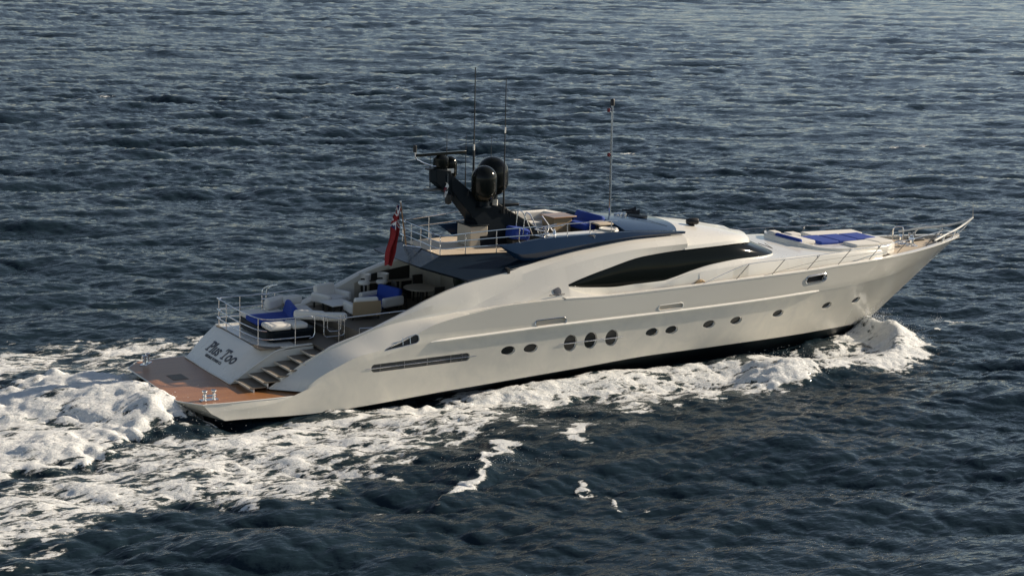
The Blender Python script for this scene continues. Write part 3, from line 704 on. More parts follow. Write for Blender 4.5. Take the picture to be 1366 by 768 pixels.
# whip aerials
def whip(px, top, bot, y, r0=.028, ferr=None):
    a, b = Vector(atY(px, bot, y)), Vector(atY(px, top, y)); a = Vector((a.x, a.y, a.z)); b = Vector((a.x+(b.x-a.x)*.3, y, b.z))
    o = MB().tube([a, a.lerp(b, .35), a.lerp(b, .36), b], [r0*1.5, r0*1.4, r0*.9, r0*.6], 6).build('whip_aerial', 'black', mast)
    if ferr: 
        c = a.lerp(b, ferr); MB().tube([c, c+(b-a).normalized()*.22], r0*1.25, 8).build('ferrule', 'white', o)
whip(631, 90, 262, .55, .03, .36); whip(671.5, 105, 285, -.5, .026, .60); whip(595.5, 172, 222, .2, .014); whip(654.5, 182, 232, .95, .014); whip(620.5, 180, 255, .5, .016, None); whip(573.5, 207, 250, 0, .013)
# forward light mast
a, b = Vector(atY(813.3, 289, 0)), Vector(atY(817, 141, 0)); a.z -= .15
lm = MB().tube([a, b], [.05, .042], 10).build('light_mast', 'steel', yacht)
MB().lathe(b, [(.0, 0), (.085, 0), (.085, .22), (.06, .26), (0, .26)], 14).build('mast_light', 'black', lm)
for py in (147, 206.5):
    p = Vector(atY(812.5, py, 0)); MB().box((p.x-.02, 0, p.z), (.10, .09, .16)).build('red_lamp', 'redlens', lm, bevel=.02)
    MB().tube([p+Vector((0, 0, -.1)), p+Vector((.16, 0, -.1))], .016, 6).build('lamp_bracket', 'steel', lm)
# horns, binnacle, search light, small satellite mushrooms on the bonnet
p = Vector(atY(844, 283, .5))
hn = MB()
hn.lathe(p+Vector((-.05, .15, .05)), [(.04, -.3), (.05, 0), (.16, .22), (.17, .24), (.02, .2)], 16, (1, -.5, 0)); hn.lathe(p+Vector((-.05, -.15, .0)), [(.04, -.3), (.05, 0), (.14, .2), (.15, .22), (.02, .18)], 16, (1, -.5, 0)); hn.tube([p+Vector((-.1, 0, -.25)), p+Vector((-.1, 0, .05))], .05, 8)
hn.build('horn', 'black', yacht)
p = Vector(atY(826, 289, .1)); fl = MB()
for dx, dy in ((-.15, 0), (.08, .1), (.12, -.15), (-.05, -.1)): fl.lathe((p.x+dx, p.y+dy, p.z-.12), [(.04, 0), (.04, .12), (.10, .16), (.10, .26), (0, .28)], 12)
fl.build('floodlights', 'steel', yacht)
p = Vector(atY(849, 291.5, 0)); MB().lathe((p.x, p.y, p.z-.16), [(.22, 0), (.16, .06), (.16, .18), (.42, .22), (.44, .28), (.38, .31), (0, .32)], 28).build('life_pod', 'mastnavy', yacht, sharp=50)
p = Vector(atY(922, 310, -1.0)); p.z += .06; sl = MB().lathe((p.x, p.y, p.z-.05), [(.26, 0), (.24, .06), (.14, .10), (.12, .3), (.0, .3)], 20).build('searchlight', 'black', yacht)
MB().lathe((p.x-.20, p.y+.08, p.z+.37), [(.0, -.02), (.10, 0), (.13, .1), (.14, .42), (.11, .48), (0, .46)], 20, (1, -.35, .05)).build('lamp_head', 'black', sl)
MB().lathe((p.x, p.y, p.z-.07), [(.0, 0), (.30, 0), (.28, .04), (0, .045)], 20).build('lamp_foot', 'white', sl)

# ------------------------------------------------------------------ railings
def railing(name, paths, posts, r=.02, pr_=.018, m='steel', pm='steel'):
    mb = MB()
    for p in paths: mb.tube(p, r, 8)
    o = mb.build(name, m, yacht)
    for a, b in posts: MB().tube([a, b], pr_, 8).build('stanchion', pm, o)
    return o
# aft deck rail
Z1 = 1.97; H = 1.0
cor = [(5.35, 2.98), (4.5, 2.96), (3.66, 2.92), (3.57, 2.2), (3.53, 1.2), (3.55, .2), (3.66, -.72), (4.0, -1.06), (4.9, -1.12), (5.5, -1.10)]
path = lambda z: smoothpath([(x, y, z) for x, y in cor], 4)
end = [(5.5, -1.10, Z1+H), (5.62, -1.1, Z1+H-.05), (5.66, -1.1, Z1+H-.2), (5.66, -1.1, Z1+.38), (5.6, -1.1, Z1+.25), (5.45, -1.10, Z1+.2)]
o = railing('aft_rail', [path(Z1+H)+[Vector(p) for p in end], path(Z1+.58)[:28], path(Z1+.28)],
        [((x, y, Z1), (x, y, Z1+H)) for x, y in ((3.66, 2.92), (4.5, 2.96), (3.57, 2.0), (3.53, .62), (3.66, -.72), (4.9, -1.12))])
for z in (Z1+H, Z1+.58, Z1+.28): MB().tube([(3.60, 2.92, z+.01), (3.63, 2.62, z+.012)], .032, 8).build('rail_clamp', 'steel', o)
# port side rail running to the wing
railing('port_side_rail', [[(5.4, 2.98, 2.97), (6.2, 2.98, 3.0), (8.2, 2.9, 3.12)], [(5.4, 2.98, 2.5), (6.6, 2.95, 2.55)]], [((5.9, 2.98, 1.97), (5.9, 2.98, 2.98))], .018)
# coiled handrail (boarding ladder) at the port rail
lad = MB()
for k in range(2):
    lad.tube(smoothpath([(5.35+.16*k, 2.85, 2.2), (5.35+.16*k, 2.85, 3.05), (5.45+.16*k, 2.83, 3.25), (5.75+.16*k, 2.8, 3.32)], 5), .03, 8)
for k in range(5): lad.tube([(5.3, 2.85, 2.3+.17*k), (5.6, 2.85, 2.3+.17*k)], .035, 8)
lad.build('boarding_ladder', 'steel', yacht)
# starboard loop rails at the head of the steps
lp = MB()
def loop_rail(x0, x1, y, z0, z1): 
    r = .12; return smoothpath([(x0, y, z1), (x0, y, z0+r), (x0+.04, y, z0+.04), (x0+r, y, z0), (x1-r, y, z0), (x1-.04, y, z0+.04), (x1, y, z0+r), (x1, y, z1)], 4)
lp.tube(loop_rail(5.95, 6.75, -1.25, 2.2, 2.97), .022, 8); lp.tube(loop_rail(6.1, 6.62, -1.22, 2.38, 2.95), .018, 8)
lp.build('gate_rail', 'steel', yacht)
railing('starboard_side_rail', [[(5.7, -1.12, 2.99), (6.2, -1.9, 2.99), (8.5, -2.55, 3.22)], [(6.95, -2.05, 2.60), (8.2, -2.5, 2.66)]], [((6.25, -1.85, 1.95), (6.25, -1.85, 2.97)), ((6.95, -2.05, 1.95), (6.95, -2.05, 2.60)), ((6.75, -1.25, 1.95), (6.75, -1.25, 2.97))], .02)
# flybridge rail
fz = 4.885
fl_st = [(10.42, 1.48), (10.40, 0.0), (10.42, -1.48), (11.4, -1.60), (12.6, -1.78), (13.5, -1.9), (14.6, -2.0), (15.2, -2.2)]
zt = [.80, .76, .72, .76, .84, .88, .90, .92]
top = smoothpath([(x, y, fz+z) for (x, y), z in zip(fl_st, zt)], 4); mid1 = smoothpath([(x, y, fz+z*.66) for (x, y), z in zip(fl_st[:7], zt)], 4); mid2 = smoothpath([(x, y, fz+z*.33) for (x, y), z in zip(fl_st[:6], zt)], 4)
o = railing('flybridge_rail', [top, mid1, mid2], [((x, y, fz), (x, y, fz+z)) for (x, y), z in list(zip(fl_st, zt))[:6]]+[((10.41, -.75, fz), (10.41, -.75, fz+.74)), ((10.41, .75, fz), (10.41, .75, fz+.78))], .02, .02)
for z in (.80, .53, .27): MB().tube([(10.36, 1.5, fz+z), (10.30, 1.05, fz+z)], .035, 8).build('rail_clamp', 'steel', o)
railing('port_flybridge_rail', [smoothpath([(10.42, 1.48, fz+.80), (11.6, 1.62, fz+.86), (13.5, 1.9, fz+.95), (15.6, 2.1, fz+.98), (18.0, 2.0, fz+.85)], 5), smoothpath([(10.42, 1.48, fz+.53), (11.6, 1.62, fz+.55), (13.5, 1.9, fz+.6)], 5)], [((x, y, fz), (x, y, fz+.9)) for x, y in ((11.6, 1.62), (13.4, 1.88))], .018)
railing('helm_rail', [[(14.3, -2.2, 5.72), (15.3, -2.22, 5.86), (17.2, -2.2, 5.86), (17.6, -2.2, 5.84)], [(13.95, -2.2, 5.75), (14.9, -2.2, 5.88)], [(13.95, -2.2, 5.75), (14.45, -2.2, 5.62)], [(13.95, -2.2, 5.52), (14.45, -2.2, 5.40)]], [((15.35, -2.25, 5.4), (15.35, -2.25, 5.86)), ((16.35, -2.25, 5.45), (16.35, -2.25, 5.86)), ((17.3, -2.25, 5.45), (17.3, -2.25, 5.86)), ((14.4, -2.25, 5.38), (14.4, -2.25, 5.72))], .018)
# stair hand rails on the flybridge
for dy in (0, .55):
    MB().tube(smoothpath([(14.9, -1.1+dy, 5.15), (14.5, -1.1+dy, 5.95), (14.35, -1.1+dy, 6.12), (14.2, -1.1+dy, 6.1), (14.12, -1.1+dy, 5.3)], 5), .022, 8).build('stair_rail', 'steel', yacht)
MB().tube([(15.5, -1.3, 5.2), (15.0, -1.0, 5.98)], .022, 8).build('stair_rail', 'steel', yacht)
wn = MB(); wn.lathe((14.75, -1.75, 5.30), [(.12, 0), (.12, .15), (.06, .2), (.1, .3), (.1, .42), (0, .45)], 14); wn.lathe((15.05, -1.8, 5.32), [(.1, 0), (.07, .2), (.02, .3)], 12); wn.box((14.9, -1.75, 5.29), (.6, .3, .06)); wn.build('deck_winch', 'steel', yacht)
# bow rails with forward raked stanchions
for sg in (-1, 1):
    bx = [21.9, 22.9, 24.7, 26.6, 28.35, 30.25, 32.1, 34.4]
    fo, tops, posts = [], [], []
    for i, x in enumerate(bx):
        b, z = sheer(x); base = Vector((x-.35, sg*(b-.12), z+.02)); hgt = .55 if i > 1 else .35+.2*i
        tp = base+Vector((.58, sg*.02, hgt)); tops.append(tp)
        if i > 0: posts.append((base, tp))
    start = Vector((20.9, sg*(sheer(20.9)[0]-.10), 3.37)); endp = Vector((36.0, sg*.72, 4.02))
    mids = [a.lerp(b, .5) for a, b in posts]
    o = railing('bow_rail', [smoothpath([start, tops[0]]+tops[1:]+[endp], 4)], posts, .012, .014, 'steel', 'grey')
    MB().tube(smoothpath([Vector((23.9, sg*(sheer(23.9)[0]-.1), 3.45))]+mids[2:], 4), .008, 6).build('lifeline', 'grey', o)
    for i in (3, 5): MB().lathe(tops[i]+Vector((-.12, 0, -.12)), [(.0, 0), (.04, .02), (.04, .08), (0, .1)], 8).build('clip', 'steel', o)
# pulpit: two bars sweeping up to the jackstaff
pu = MB()
pt = Vector((37.80, 0, 4.40))
for sg in (-1, 1): pu.tube(smoothpath([(34.6, sg*1.15, 3.78), (35.6, sg*.78, 3.93), (36.5, sg*.42, 4.03), (37.2, sg*.16, 4.18), pt], 6), .045, 8)
pu.tube([(36.9, 0, 3.7), (37.3, 0, 3.95), pt], .03, 8)
for sg in (-1, 1):
    for x in (35.2, 36.2): pu.tube([(x, sg*(sheer(x)[0]-.08), sheer(x)[1]), (x+.25, sg*(sheer(x)[0]-.18), 3.92)], .03, 8)
pu.build('pulpit', 'white', yacht)
MB().tube([pt, pt+Vector((-.05, 0, .62))], [.025, .008], 6).build('jackstaff', 'cream', yacht)
# anchor gear
an = MB(); an.tube([(35.2, -.25, 3.62), (36.0, -.2, 3.68), (36.9, -.05, 3.72)], .05, 8); an.tube([(35.0, -.55, 3.66), (35.35, -.75, 3.66), (35.7, -.45, 3.7)], .06, 8); an.tube([(35.8, -.1, 3.74), (36.3, .25, 3.72)], .045, 8); an.box((36.4, -.05, 3.70), (.5, .2, .1)); an.build('anchor', 'grey', yacht)
def capstan(x, y, z, s=1):
    o = MB().lathe((x, y, z), [(.16*s, 0), (.16*s, .06), (.09*s, .10), (.08*s, .24), (.13*s, .30), (.12*s, .34), (0, .35)], 16).build('windlass', 'steel', yacht)
    MB().lathe((x, y, z-.012), [(0, 0), (.25*s, 0), (.25*s, .03), (0, .035)], 20).build('base', 'steel', o)
capstan(34.0, -.38, 3.46, 1.1); capstan(34.1, .42, 3.46); 
MB().box((33.6, -.30, 3.52), (.5, .22, .14)).build('windlass_motor', 'steel', yacht, bevel=.03)
def bollard(x, y, z, rz=0, name='bollard', s=1.0):
    mb = MB()
    for d in (-.13, .13):
        c = Vector((x+d*math.cos(rz), y+d*math.sin(rz), z)); mb.lathe(c, [(.06, 0), (.045, .05), (.045, .2), (.075, .24), (.075, .28), (0, .3)], 12)
    mb.box((x, y, z+.015), (.5, .2, .03), rz); mb.tube([(x-.2*math.cos(rz), y-.2*math.sin(rz), z+.13), (x+.2*math.cos(rz), y+.2*math.sin(rz), z+.13)], .03, 8)
    mb.v = [(x+(p[0]-x)*s, y+(p[1]-y)*s, z+(p[2]-z)*s) for p in mb.v]
    return mb.build(name, 'steel', yacht)
bollard(.78, 2.72, .81, R(50), s=1.3); bollard(1.0, -2.80, .81, R(0), s=1.25); bollard(35.0, .75, 3.5); bollard(32.6, 1.55, 3.42); bollard(35.4, -.5, 3.52, R(30))
MB().box((34.9, .35, 3.55), (.7, .35, .08)).build('hawse_plate', 'black', yacht, bevel=.02)
hp = MB(); hp.tube(smoothpath([(33.7, .5, 3.5), (33.7, .5, 4.0), (33.75, .45, 4.15), (33.85, .3, 4.2), (33.95, .15, 4.12), (33.95, .12, 3.5)], 5), .028, 8); hp.build('hoop', 'steel', yacht)
# extra boxes by the trunk end: dark beige lockers
MB().box((31.55, -1.85, 3.44), (.45, .35, .28)).build('step_locker', 'cream', yacht, R(0), bevel=.04)
MB().box((32.9, .95, 3.55), (.7, .3, .3)).build('foredeck_locker', 'cream', yacht, bevel=.04)
MB().lathe((21.0, -2.98, 3.15), [(0, 0), (.30, 0), (.33, .03), (.30, .06), (0, .05)], 26, (0, -1, .1)).build('side_hatch', 'cane', yacht)
p = Vector(atY(981, 350, -2.5)); MB().box(p, (.05, .05, .14)).build('nav_light', 'grey', yacht)
# lit cove light in the bulwark and hull seams
# badge on the quarter panel
p = on_quarter(743.5, 388.5); o = MB().lathe((p[0], p[1]-.004, p[2]), [(0, 0), (.16, 0), (.16, .012), (.14, .016), (0, .014)], 28, (-.05, -1, .44)).build('badge', 'letter', yacht)

# ------------------------------------------------------------------ lettering
def text_mesh(name, body, size, shear, off, space, fn, m, parent, extra=None):
    cu = bpy.data.curves.new(name, 'FONT'); cu.body = body; cu.size = size; cu.shear = shear; cu.offset = off; cu.space_character = space
    cu.align_x = 'CENTER'; cu.resolution_u = 3; cu.extrude = 0.0
    t = bpy.data.objects.new(name, cu); COL.objects.link(t); bpy.context.view_layer.update()
    dg = bpy.context.evaluated_depsgraph_get(); me = bpy.data.meshes.new_from_object(t.evaluated_get(dg), depsgraph=dg)
    bpy.data.objects.remove(t, do_unlink=True); bpy.data.curves.remove(cu)
    bm = bmesh.new(); bm.from_mesh(me); bmesh.ops.triangulate(bm, faces=bm.faces)
    if extra:
        for (x0, y0, x1, y1) in extra:
            vs = [bm.verts.new((x+shear*y, y, .0005)) for x, y in ((x0, y0), (x1, y0), (x1, y1), (x0, y1))]; bm.faces.new(vs)
    r = bmesh.ops.extrude_face_region(bm, geom=bm.faces[:])
    for v in bm.verts: v.co = v.co
    for v in [g for g in r['geom'] if isinstance(g, bmesh.types.BMVert)]: v.co.z += .012
    for v in bm.verts: v.co = fn(*v.co)
    bmesh.ops.recalc_face_normals(bm, faces=bm.faces); bm.to_mesh(me); bm.free()
    me.materials.clear(); me.materials.append(M[m]); me.name = name
    o = bpy.data.objects.new(name, me); COL.objects.link(o); o.parent = parent; return o
# map text plane (u to starboard, v up the panel) onto the curved transom
def on_panel(u, v, w):
    vv = (TB-u)/(TB-TT); e = 1e-3
    a = panel_pt(vv, v); n = (panel_pt(vv, v+e)-a).cross(panel_pt(vv+e, v)-a).normalized()
    n = n if n.x < 0 else -n
    return a+n*(w+.004)
PH = 1.62   # panel slant height
pc = .93     # y of the text centre
serif = [(-1.26, 0, -1.04, .05), (-1.26, .40, -1.18, .45), (-.89, 0, -.73, .045), (-.89, .41, -.83, .45), (.17, 0, .39, .05), (.07, .34, .13, .45), (.43, .34, .49, .45)]
for word, dx, sf_ in (('Plus', -.672, serif[:4]), ('Too', .651, serif[4:])):
    text_mesh('name_lettering', word, .66, .32, .013, 1.04, lambda x, y, z, dx=dx: on_panel(pc-.02-x-dx, .42+y/PH, z), 'letter', yacht, [(a-dx, b, c-dx, d) for a, b, c, d in sf_])
text_mesh('port_lettering', 'GEORGE TOWN C.I.', .155, .15, .006, 1.05, lambda x, y, z: on_panel(pc+.18-x, .29+y/PH, z), 'letter', yacht)
p = on_quarter(742.5, 393.6); text_mesh('badge_lettering', 'PALMER JOHNSON', .075, .1, .002, 1.05, lambda x, y, z: Vector((p[0]+x, p[1]-.03-z, p[2]+y)), 'letter', yacht)

# ================================================================== LOOSE THINGS ON BOARD
def rbox(mb, c, d, rz=0, tilt=0): return mb.box(c, d, rz, 0, tilt)
def cush(c, d, m, parent, rz=0, tilt=0, name='cushion', bev=.05): return MB().box(c, d, rz, 0, tilt).build(name, m, parent, bevel=min(bev, min(d)*.42), seg=4, sharp=60)

# -------- aft sun bed
sb = empty('sun_bed', (4.9, .9, 1.95), 0, 'big aft deck sun bed, white pads with a royal blue cover down the middle', 'sun bed')
def loc(o): return o
mb = MB(); pl = [(-.75, -1.25), (-.55, -1.42), (.95, -1.42), (1.15, -1.2), (1.15, 1.35), (.95, 1.5), (-.5, 1.5), (-.75, 1.35)]
mb.prism([(x, y, .04) for x, y in pl], (0, 0, .40)); mb.build('base', 'mastnavy', sb, bevel=.08, seg=3)
for y, w in ((1.0, .9), (-1.0, .82)):
    cush((-.28, y, .54), (.86, w, .20), 'cushion', sb, name='pad', bev=.09); cush((.48, y, .54), (.62, w, .20), 'cushion', sb, name='pad', bev=.09)
cush((-.05, .02, .57), (1.55, 1.12, .22), 'blue', sb, name='blue_cover', bev=.10)
cush((.72, .05, .80), (.22, 1.55, .52), 'blue', sb, R(-14), R(18), 'backrest', .09)
cush((.98, -1.05, .84), (1.15, .30, .34), 'cushion', sb, R(-38), 0, 'bolster', .14)
cush((1.62, -1.75, .86), (.95, .32, .32), 'cushion', sb, R(-25), 0, 'bolster', .14)
cush((.62, 1.22, .86), (.95, .30, .46), 'cushion', sb, R(25), R(0), 'bolster', .14)
cush((1.28, 1.15, .93), (.75, .30, .34), 'cushion', sb, R(0), 0, 'bolster', .14)
cush((1.35, .38, .62), (.75, 1.35, .24), 'cushion', sb, R(-8), 0, 'forward_seat', .10)

def armchair(name, loc, rz, label, cat, seat_m, back_m, width=.95, depth=.85, group=None, frame='cushion', back_out=None):
    t = empty(name, loc, rz, label, cat, group); w = width
    cush((.03, 0, .30), (depth-.1, w-.3, .26), seat_m, t, name='seat', bev=.07)
    cush((-depth/2+.10, 0, .58), (.22, w-.28, .50), back_m, t, 0, R(-12), 'backrest', .08)
    for s in (-1, 1): cush((.0, s*(w/2-.1), .40), (depth, .2, .36), frame, t, name='armrest', bev=.08)
    if back_out: MB().box((-depth/2-.03, 0, .42), (.05, w-.12, .56)).build('back_panel', back_out, t, bevel=.015)
    for sx in (-1, 1):
        for sy in (-1, 1): MB().box((sx*(depth/2-.1), sy*(w/2-.1), .10), (.06, .06, .2)).build('leg', 'dark', t)
    return t
armchair('armchair', (7.75, 2.0, FZ), R(-70), 'white padded armchair against the far side wall of the aft deck', 'armchair', 'cushion', 'cushion', 1.25, .95)
armchair('loveseat', (9.3, .95, FZ), R(195), 'wide deck armchair with a royal blue seat and back cover', 'armchair', 'blue', 'blue', 1.5, 1.0)
armchair('cane_chair', (8.05, .0, FZ), R(85), 'armchair seen from behind with a woven cane back and white cushion', 'armchair', 'cushion', 'cushion', 1.2, .9, None, 'cushion', 'cane')
t = empty('coffee_table', (7.45, .85, FZ), R(5), 'low white rectangular coffee table between the deck armchairs', 'coffee table')
MB().box((0, 0, .42), (.95, .95, .05)).build('tabletop', 'cushion', t, bevel=.015)
for sx in (-1, 1):
    for sy in (-1, 1): MB().box((sx*.38, sy*.38, .2), (.06, .06, .4)).build('leg', 'dark', t)
def stool(loc, label):
    t = empty('bar_stool', loc, 0, label, 'bar stool', 'stools at the deck bar')
    MB().lathe((0, 0, .76), [(0, 0), (.2, 0), (.23, .04), (.23, .09), (.19, .13), (0, .14)], 20).build('seat', 'cushion', t)
    rows = []
    for k in range(13):
        a = R(-110+k*220/12); rows.append([(math.cos(a)*r, math.sin(a)*r, z) for r, z in ((.20, .95), (.25, .95), (.26, 1.15), (.21, 1.15))])
    MB().grid(rows, True).build('backrest', 'cushion', t)
    MB().lathe((0, 0, 0), [(.2, 0), (.2, .02), (.035, .05), (.035, .77)], 16).build('pedestal', 'steel', t)
    return t
stool((9.1, 2.0, FZ), 'white round bar stool at the aft end of the deck bar'); stool((9.8, 1.9, FZ), 'white round bar stool at the forward end of the deck bar, behind the blue chair')
t = empty('dining_table', (10.9, .75, FZ), 0, 'oval pale dining table in the shade under the boat deck', 'table')
MB().lathe((0, 0, .71), [(0, 0), (.66, 0), (.70, .02), (.70, .04), (0, .045)], 36).build('tabletop', 'beige', t); MB().lathe((0, 0, 0), [(.32, 0), (.3, .03), (.08, .08), (.08, .72)], 20).build('pedestal', 'dark', t)
def dchair(loc, rz, label):
    t = empty('dining_chair', loc, rz, label, 'chair', 'chairs round the dining table')
    cush((0, 0, .45), (.46, .46, .07), 'dark', t, name='seat', bev=.02); cush((-.22, 0, .74), (.05, .44, .5), 'dark', t, 0, R(-8), 'backrest', .02)
    for sx in (-1, 1):
        for sy in (-1, 1): MB().box((sx*.19, sy*.19, .22), (.04, .04, .44)).build('leg', 'dark', t)
dchair((10.15, 1.1, FZ), 0, 'dark dining chair on the aft side of the oval table'); dchair((11.0, -.2, FZ), R(90), 'dark dining chair on the near side of the oval table')
dchair((11.3, 1.65, FZ), R(-90), 'dark dining chair between the oval table and the deck bar')

# -------- ensign on its staff, courtesy flag
a, b = Vector((9.90, .02, 4.86)), Vector((9.53, 0, 6.62))
b = Vector(atY(534.5, 270, 0)); a = Vector(atY(541.5, 327, 0)); a = Vector((a.x, 0, a.z))
sf = MB().tube([a, b], [.035, .022], 8).build('flagstaff', 'wood', yacht)
MB().lathe(b, [(0, -.02), (.04, 0), (.04, .05), (0, .07)], 10).build('truck', 'white', sf)
MB().tube([a+Vector((-.1, 0, .0)), Vector((10.42, 0, 4.9))], .03, 8).build('staff_foot', 'steel', sf)
# cloth hangs from the staff in long folds: (s along drop, w across)
fl = MB(); nu, nv = 44, 16; rows = []
top0, bot0 = Vector(atY(533, 274, 0)), Vector(atY(518.5, 353, 0))
for i in range(nu+1):
    u = i/nu; c = top0.lerp(bot0, u); wid = .13+.17*min(1, u*3.5)-.04*max(0, u-.7)*3
    row = []
    for j in range(nv+1):
        v = j/nv; ph = v*9.0+u*2.2; row.append(c+Vector((-wid*.55+wid*v+.02*math.sin(u*14+v*3), .09*math.sin(ph)+.04*math.sin(u*9), .05*math.sin(v*7+u*5)-.14*v*(1-u))))
    rows.append(row)
for i in range(nu):
    for j in range(nv):
        u, v = (i+.5)/nu, (j+.5)/nv; mi = 0
        if u < .36:
            k = u/.36; d = abs(k-v*.9-.05); e = abs(k-(1-v)*.9-.05); mi = 1
            if abs(k-.55) < .16 or abs(v-.5) < .14 or d < .16 or e < .16: mi = 2
            if abs(k-.55) < .085 or abs(v-.5) < .07 or d < .05 or e < .05: mi = 0
        fl.add([rows[i][j], rows[i][j+1], rows[i+1][j+1], rows[i+1][j]], [(0, 1, 2, 3)], mi)
o = fl.build('ensign_flag', ['red', 'flagblue', 'flagwhite'], None, normals=False, sharp=80); tag(o, 'red ensign hanging limp in folds from the flagstaff at the aft end of the flybridge', 'flag')
fl = MB(); rows = []
t0, b0_ = Vector(atY(596, 243, -.32)), Vector(atY(592.5, 262, -.32))
for i in range(13):
    u = i/12; c = t0.lerp(b0_, u); rows.append([c+Vector((-.05+.02*math.sin(u*9)+.20*v*(.4+.6*math.sin(min(1, u*1.3)*3.1)), .04*math.sin(v*6+u*6), -.05*v)) for v in np.linspace(0, 1, 7)])
for i in range(12):
    for j in range(6): fl.add([rows[i][j], rows[i][j+1], rows[i+1][j+1], rows[i+1][j]], [(0, 1, 2, 3)], 0 if j < 3 and i > 3 else 1)
o = fl.build('courtesy_flag', ['redlens', 'flagwhite'], None, normals=False, sharp=80); tag(o, 'small red and white flag hanging from the dark mast arch', 'flag')
MB().tube([Vector(atY(597.5, 232, -.3)), Vector(atY(597, 264, -.3))], .012, 6).build('halyard', 'steel', mast)

# -------- flybridge loose cushions
t = empty('flybridge_settee', (15.3, 1.15, 4.89), 0, 'cream wraparound settee on the far side of the flybridge', 'settee')
cush((.1, -.1, .34), (2.3, .8, .26), 'cushion', t, name='seat', bev=.06); cush((.2, .45, .62), (2.6, .22, .40), 'cushion', t, 0, 0, 'backrest', .08)
cush((1.55, .1, .62), (.5, 1.2, .34), 'cushion', t, R(18), 0, 'side_bolster', .1)
MB().box((.1, -.1, .1), (2.2, .75, .2)).build('base', 'white', t)
t = empty('blue_cushion_stack', (14.1, -.55, 4.89), 0, 'blue canvas covered seat beside the foot of the dark mast', 'seat')
cush((0, 0, .45), (.8, 1.0, .45), 'blue', t, 0, R(10), 'cover', .1); MB().box((0, 0, .12), (.75, .95, .24)).build('base', 'dark', t)
t = empty('cockpit_table', (16.5, .35, 4.89), R(4), 'dark flybridge cabinet with a varnished teak top', 'table')
MB().box((0, 0, .38), (.85, .8, .76)).build('cabinet', 'cane', t, bevel=.02); MB().box((0.05, 0, .79), (1.1, .95, .05)).build('tabletop', 'wood', t, bevel=.015)
t = empty('helm_bench', (17.35, -.1, 4.89), R(4), 'helm bench with royal blue seat and a dark blue back under the bonnet', 'bench')
cush((-.1, -.25, .50), (.75, 1.25, .24), 'blue', t, name='seat', bev=.08); cush((.42, .1, .66), (.26, 1.7, .44), 'blue', t, 0, R(22), 'backrest', .1); MB().box((-.1, -.25, .19), (.7, 1.2, .38)).build('base', 'dark', t)

# -------- foredeck seat and sun pad
t = empty('foredeck_sofa', (27.5, .1, 3.95), 0, 'white foredeck sofa facing the bow with a royal blue backrest cover', 'sofa')
wl = MB(); rows = []
for px_, py_ in smoothpath([Vector((.28, 1.75, 0)), Vector((-.02, 1.3, 0)), Vector((-.12, .6, 0)), Vector((-.10, -.5, 0)), Vector((.10, -1.25, 0)), Vector((.45, -1.85, 0)), Vector((1.0, -2.15, 0)), Vector((1.6, -2.2, 0))], 4) and [(p.x, p.y) for p in smoothpath([Vector((.28, 1.75, 0)), Vector((-.02, 1.3, 0)), Vector((-.12, .6, 0)), Vector((-.10, -.5, 0)), Vector((.10, -1.25, 0)), Vector((.45, -1.85, 0)), Vector((1.0, -2.15, 0)), Vector((1.6, -2.2, 0))], 4)]:
    k = max(0, min(1, (1.7-px_)/1.2)); hgt = .02+.16*k*max(.35, min(1, (py_+2.4)/1.6)); rows.append([(px_-.05, py_, -.12), (px_-.02, py_, hgt), (px_+.10, py_+.02, hgt+.01), (px_+.16, py_+.04, -.12)])
wl.grid(rows, True); wl.build('surround', 'white', t, sharp=40)
cush((.20, 1.0, .17), (.42, .55, .26), 'cushion', t, R(-6), 0, 'end_cushion', .08); cush((.55, .1, .10), (.75, 1.9, .16), 'cushion', t, 0, 0, 'seat', .06)
cush((.10, -.10, .17), (.16, 1.65, .24), 'blue', t, 0, R(-10), 'blue_cover', .06); cush((.95, .75, .12), (.55, .55, .22), 'cushion', t, 0, 0, 'armrest', .07)
t = empty('foredeck_sun_pad', (30.2, -.2, 3.9), 0, 'broad cream foredeck sun pad with a royal blue strip across it', 'sun pad')
mb = MB(); pl = [(-1.7, -1.0), (-1.2, -1.75), (1.0, -1.75), (1.9, -1.25), (2.15, -.4), (2.1, .7), (1.4, 1.5), (-.7, 1.75), (-1.6, 1.3)]
mb.prism([(x, y, -.4) for x, y in pl], (0, 0, .43)); mb.build('base', 'white', t, bevel=.05, seg=3)
cush((.45, 1.15, .08), (2.6, .85, .13), 'cushion', t, R(-6), 0, 'pad', .07); cush((.1, -1.20, .08), (1.3, .85, .13), 'cushion', t, R(2), 0, 'pad', .07); cush((1.25, -.95, .08), (.9, .85, .13), 'cushion', t, R(8), 0, 'pad', .07)
for x, w in ((-1.15, .95), (-.15, 1.0), (.9, 1.05)): cush((x, .02, .10), (w, 1.35-.12*x, .14), 'blue', t, R(0), 0, 'blue_cover', .06)

# ================================================================== SEA
rng = np.random.default_rng(11)
def ocean_tile(n, L, peak, rms, wdir, spread, seed, lmin=0.35):
    r = np.random.default_rng(seed); k = 2*np.pi*np.fft.fftfreq(n, L/n); kx, ky = np.meshgrid(k, k, indexing='ij'); kk = np.hypot(kx, ky); kk[0, 0] = 1e9
    kp = 2*np.pi/peak
    P = kk**-3.7*np.exp(-.7*(kp/kk)**2)
    c = (kx*math.cos(wdir)+ky*math.sin(wdir))/kk; P *= np.abs(c)**(spread*(.25+.75*np.clip(2*kp/kk, 0, 1)))+.03; P *= np.exp(-(kk*lmin/(2*np.pi))**2); P[0, 0] = 0
    hk = (r.normal(size=(n, n))+1j*r.normal(size=(n, n)))*np.sqrt(P)
    f = lambda a: np.real(np.fft.ifft2(a))
    z = f(hk); s = rms/z.std()
    return z*s, f(-1j*kx/kk*hk)*s, f(-1j*ky/kk*hk)*s
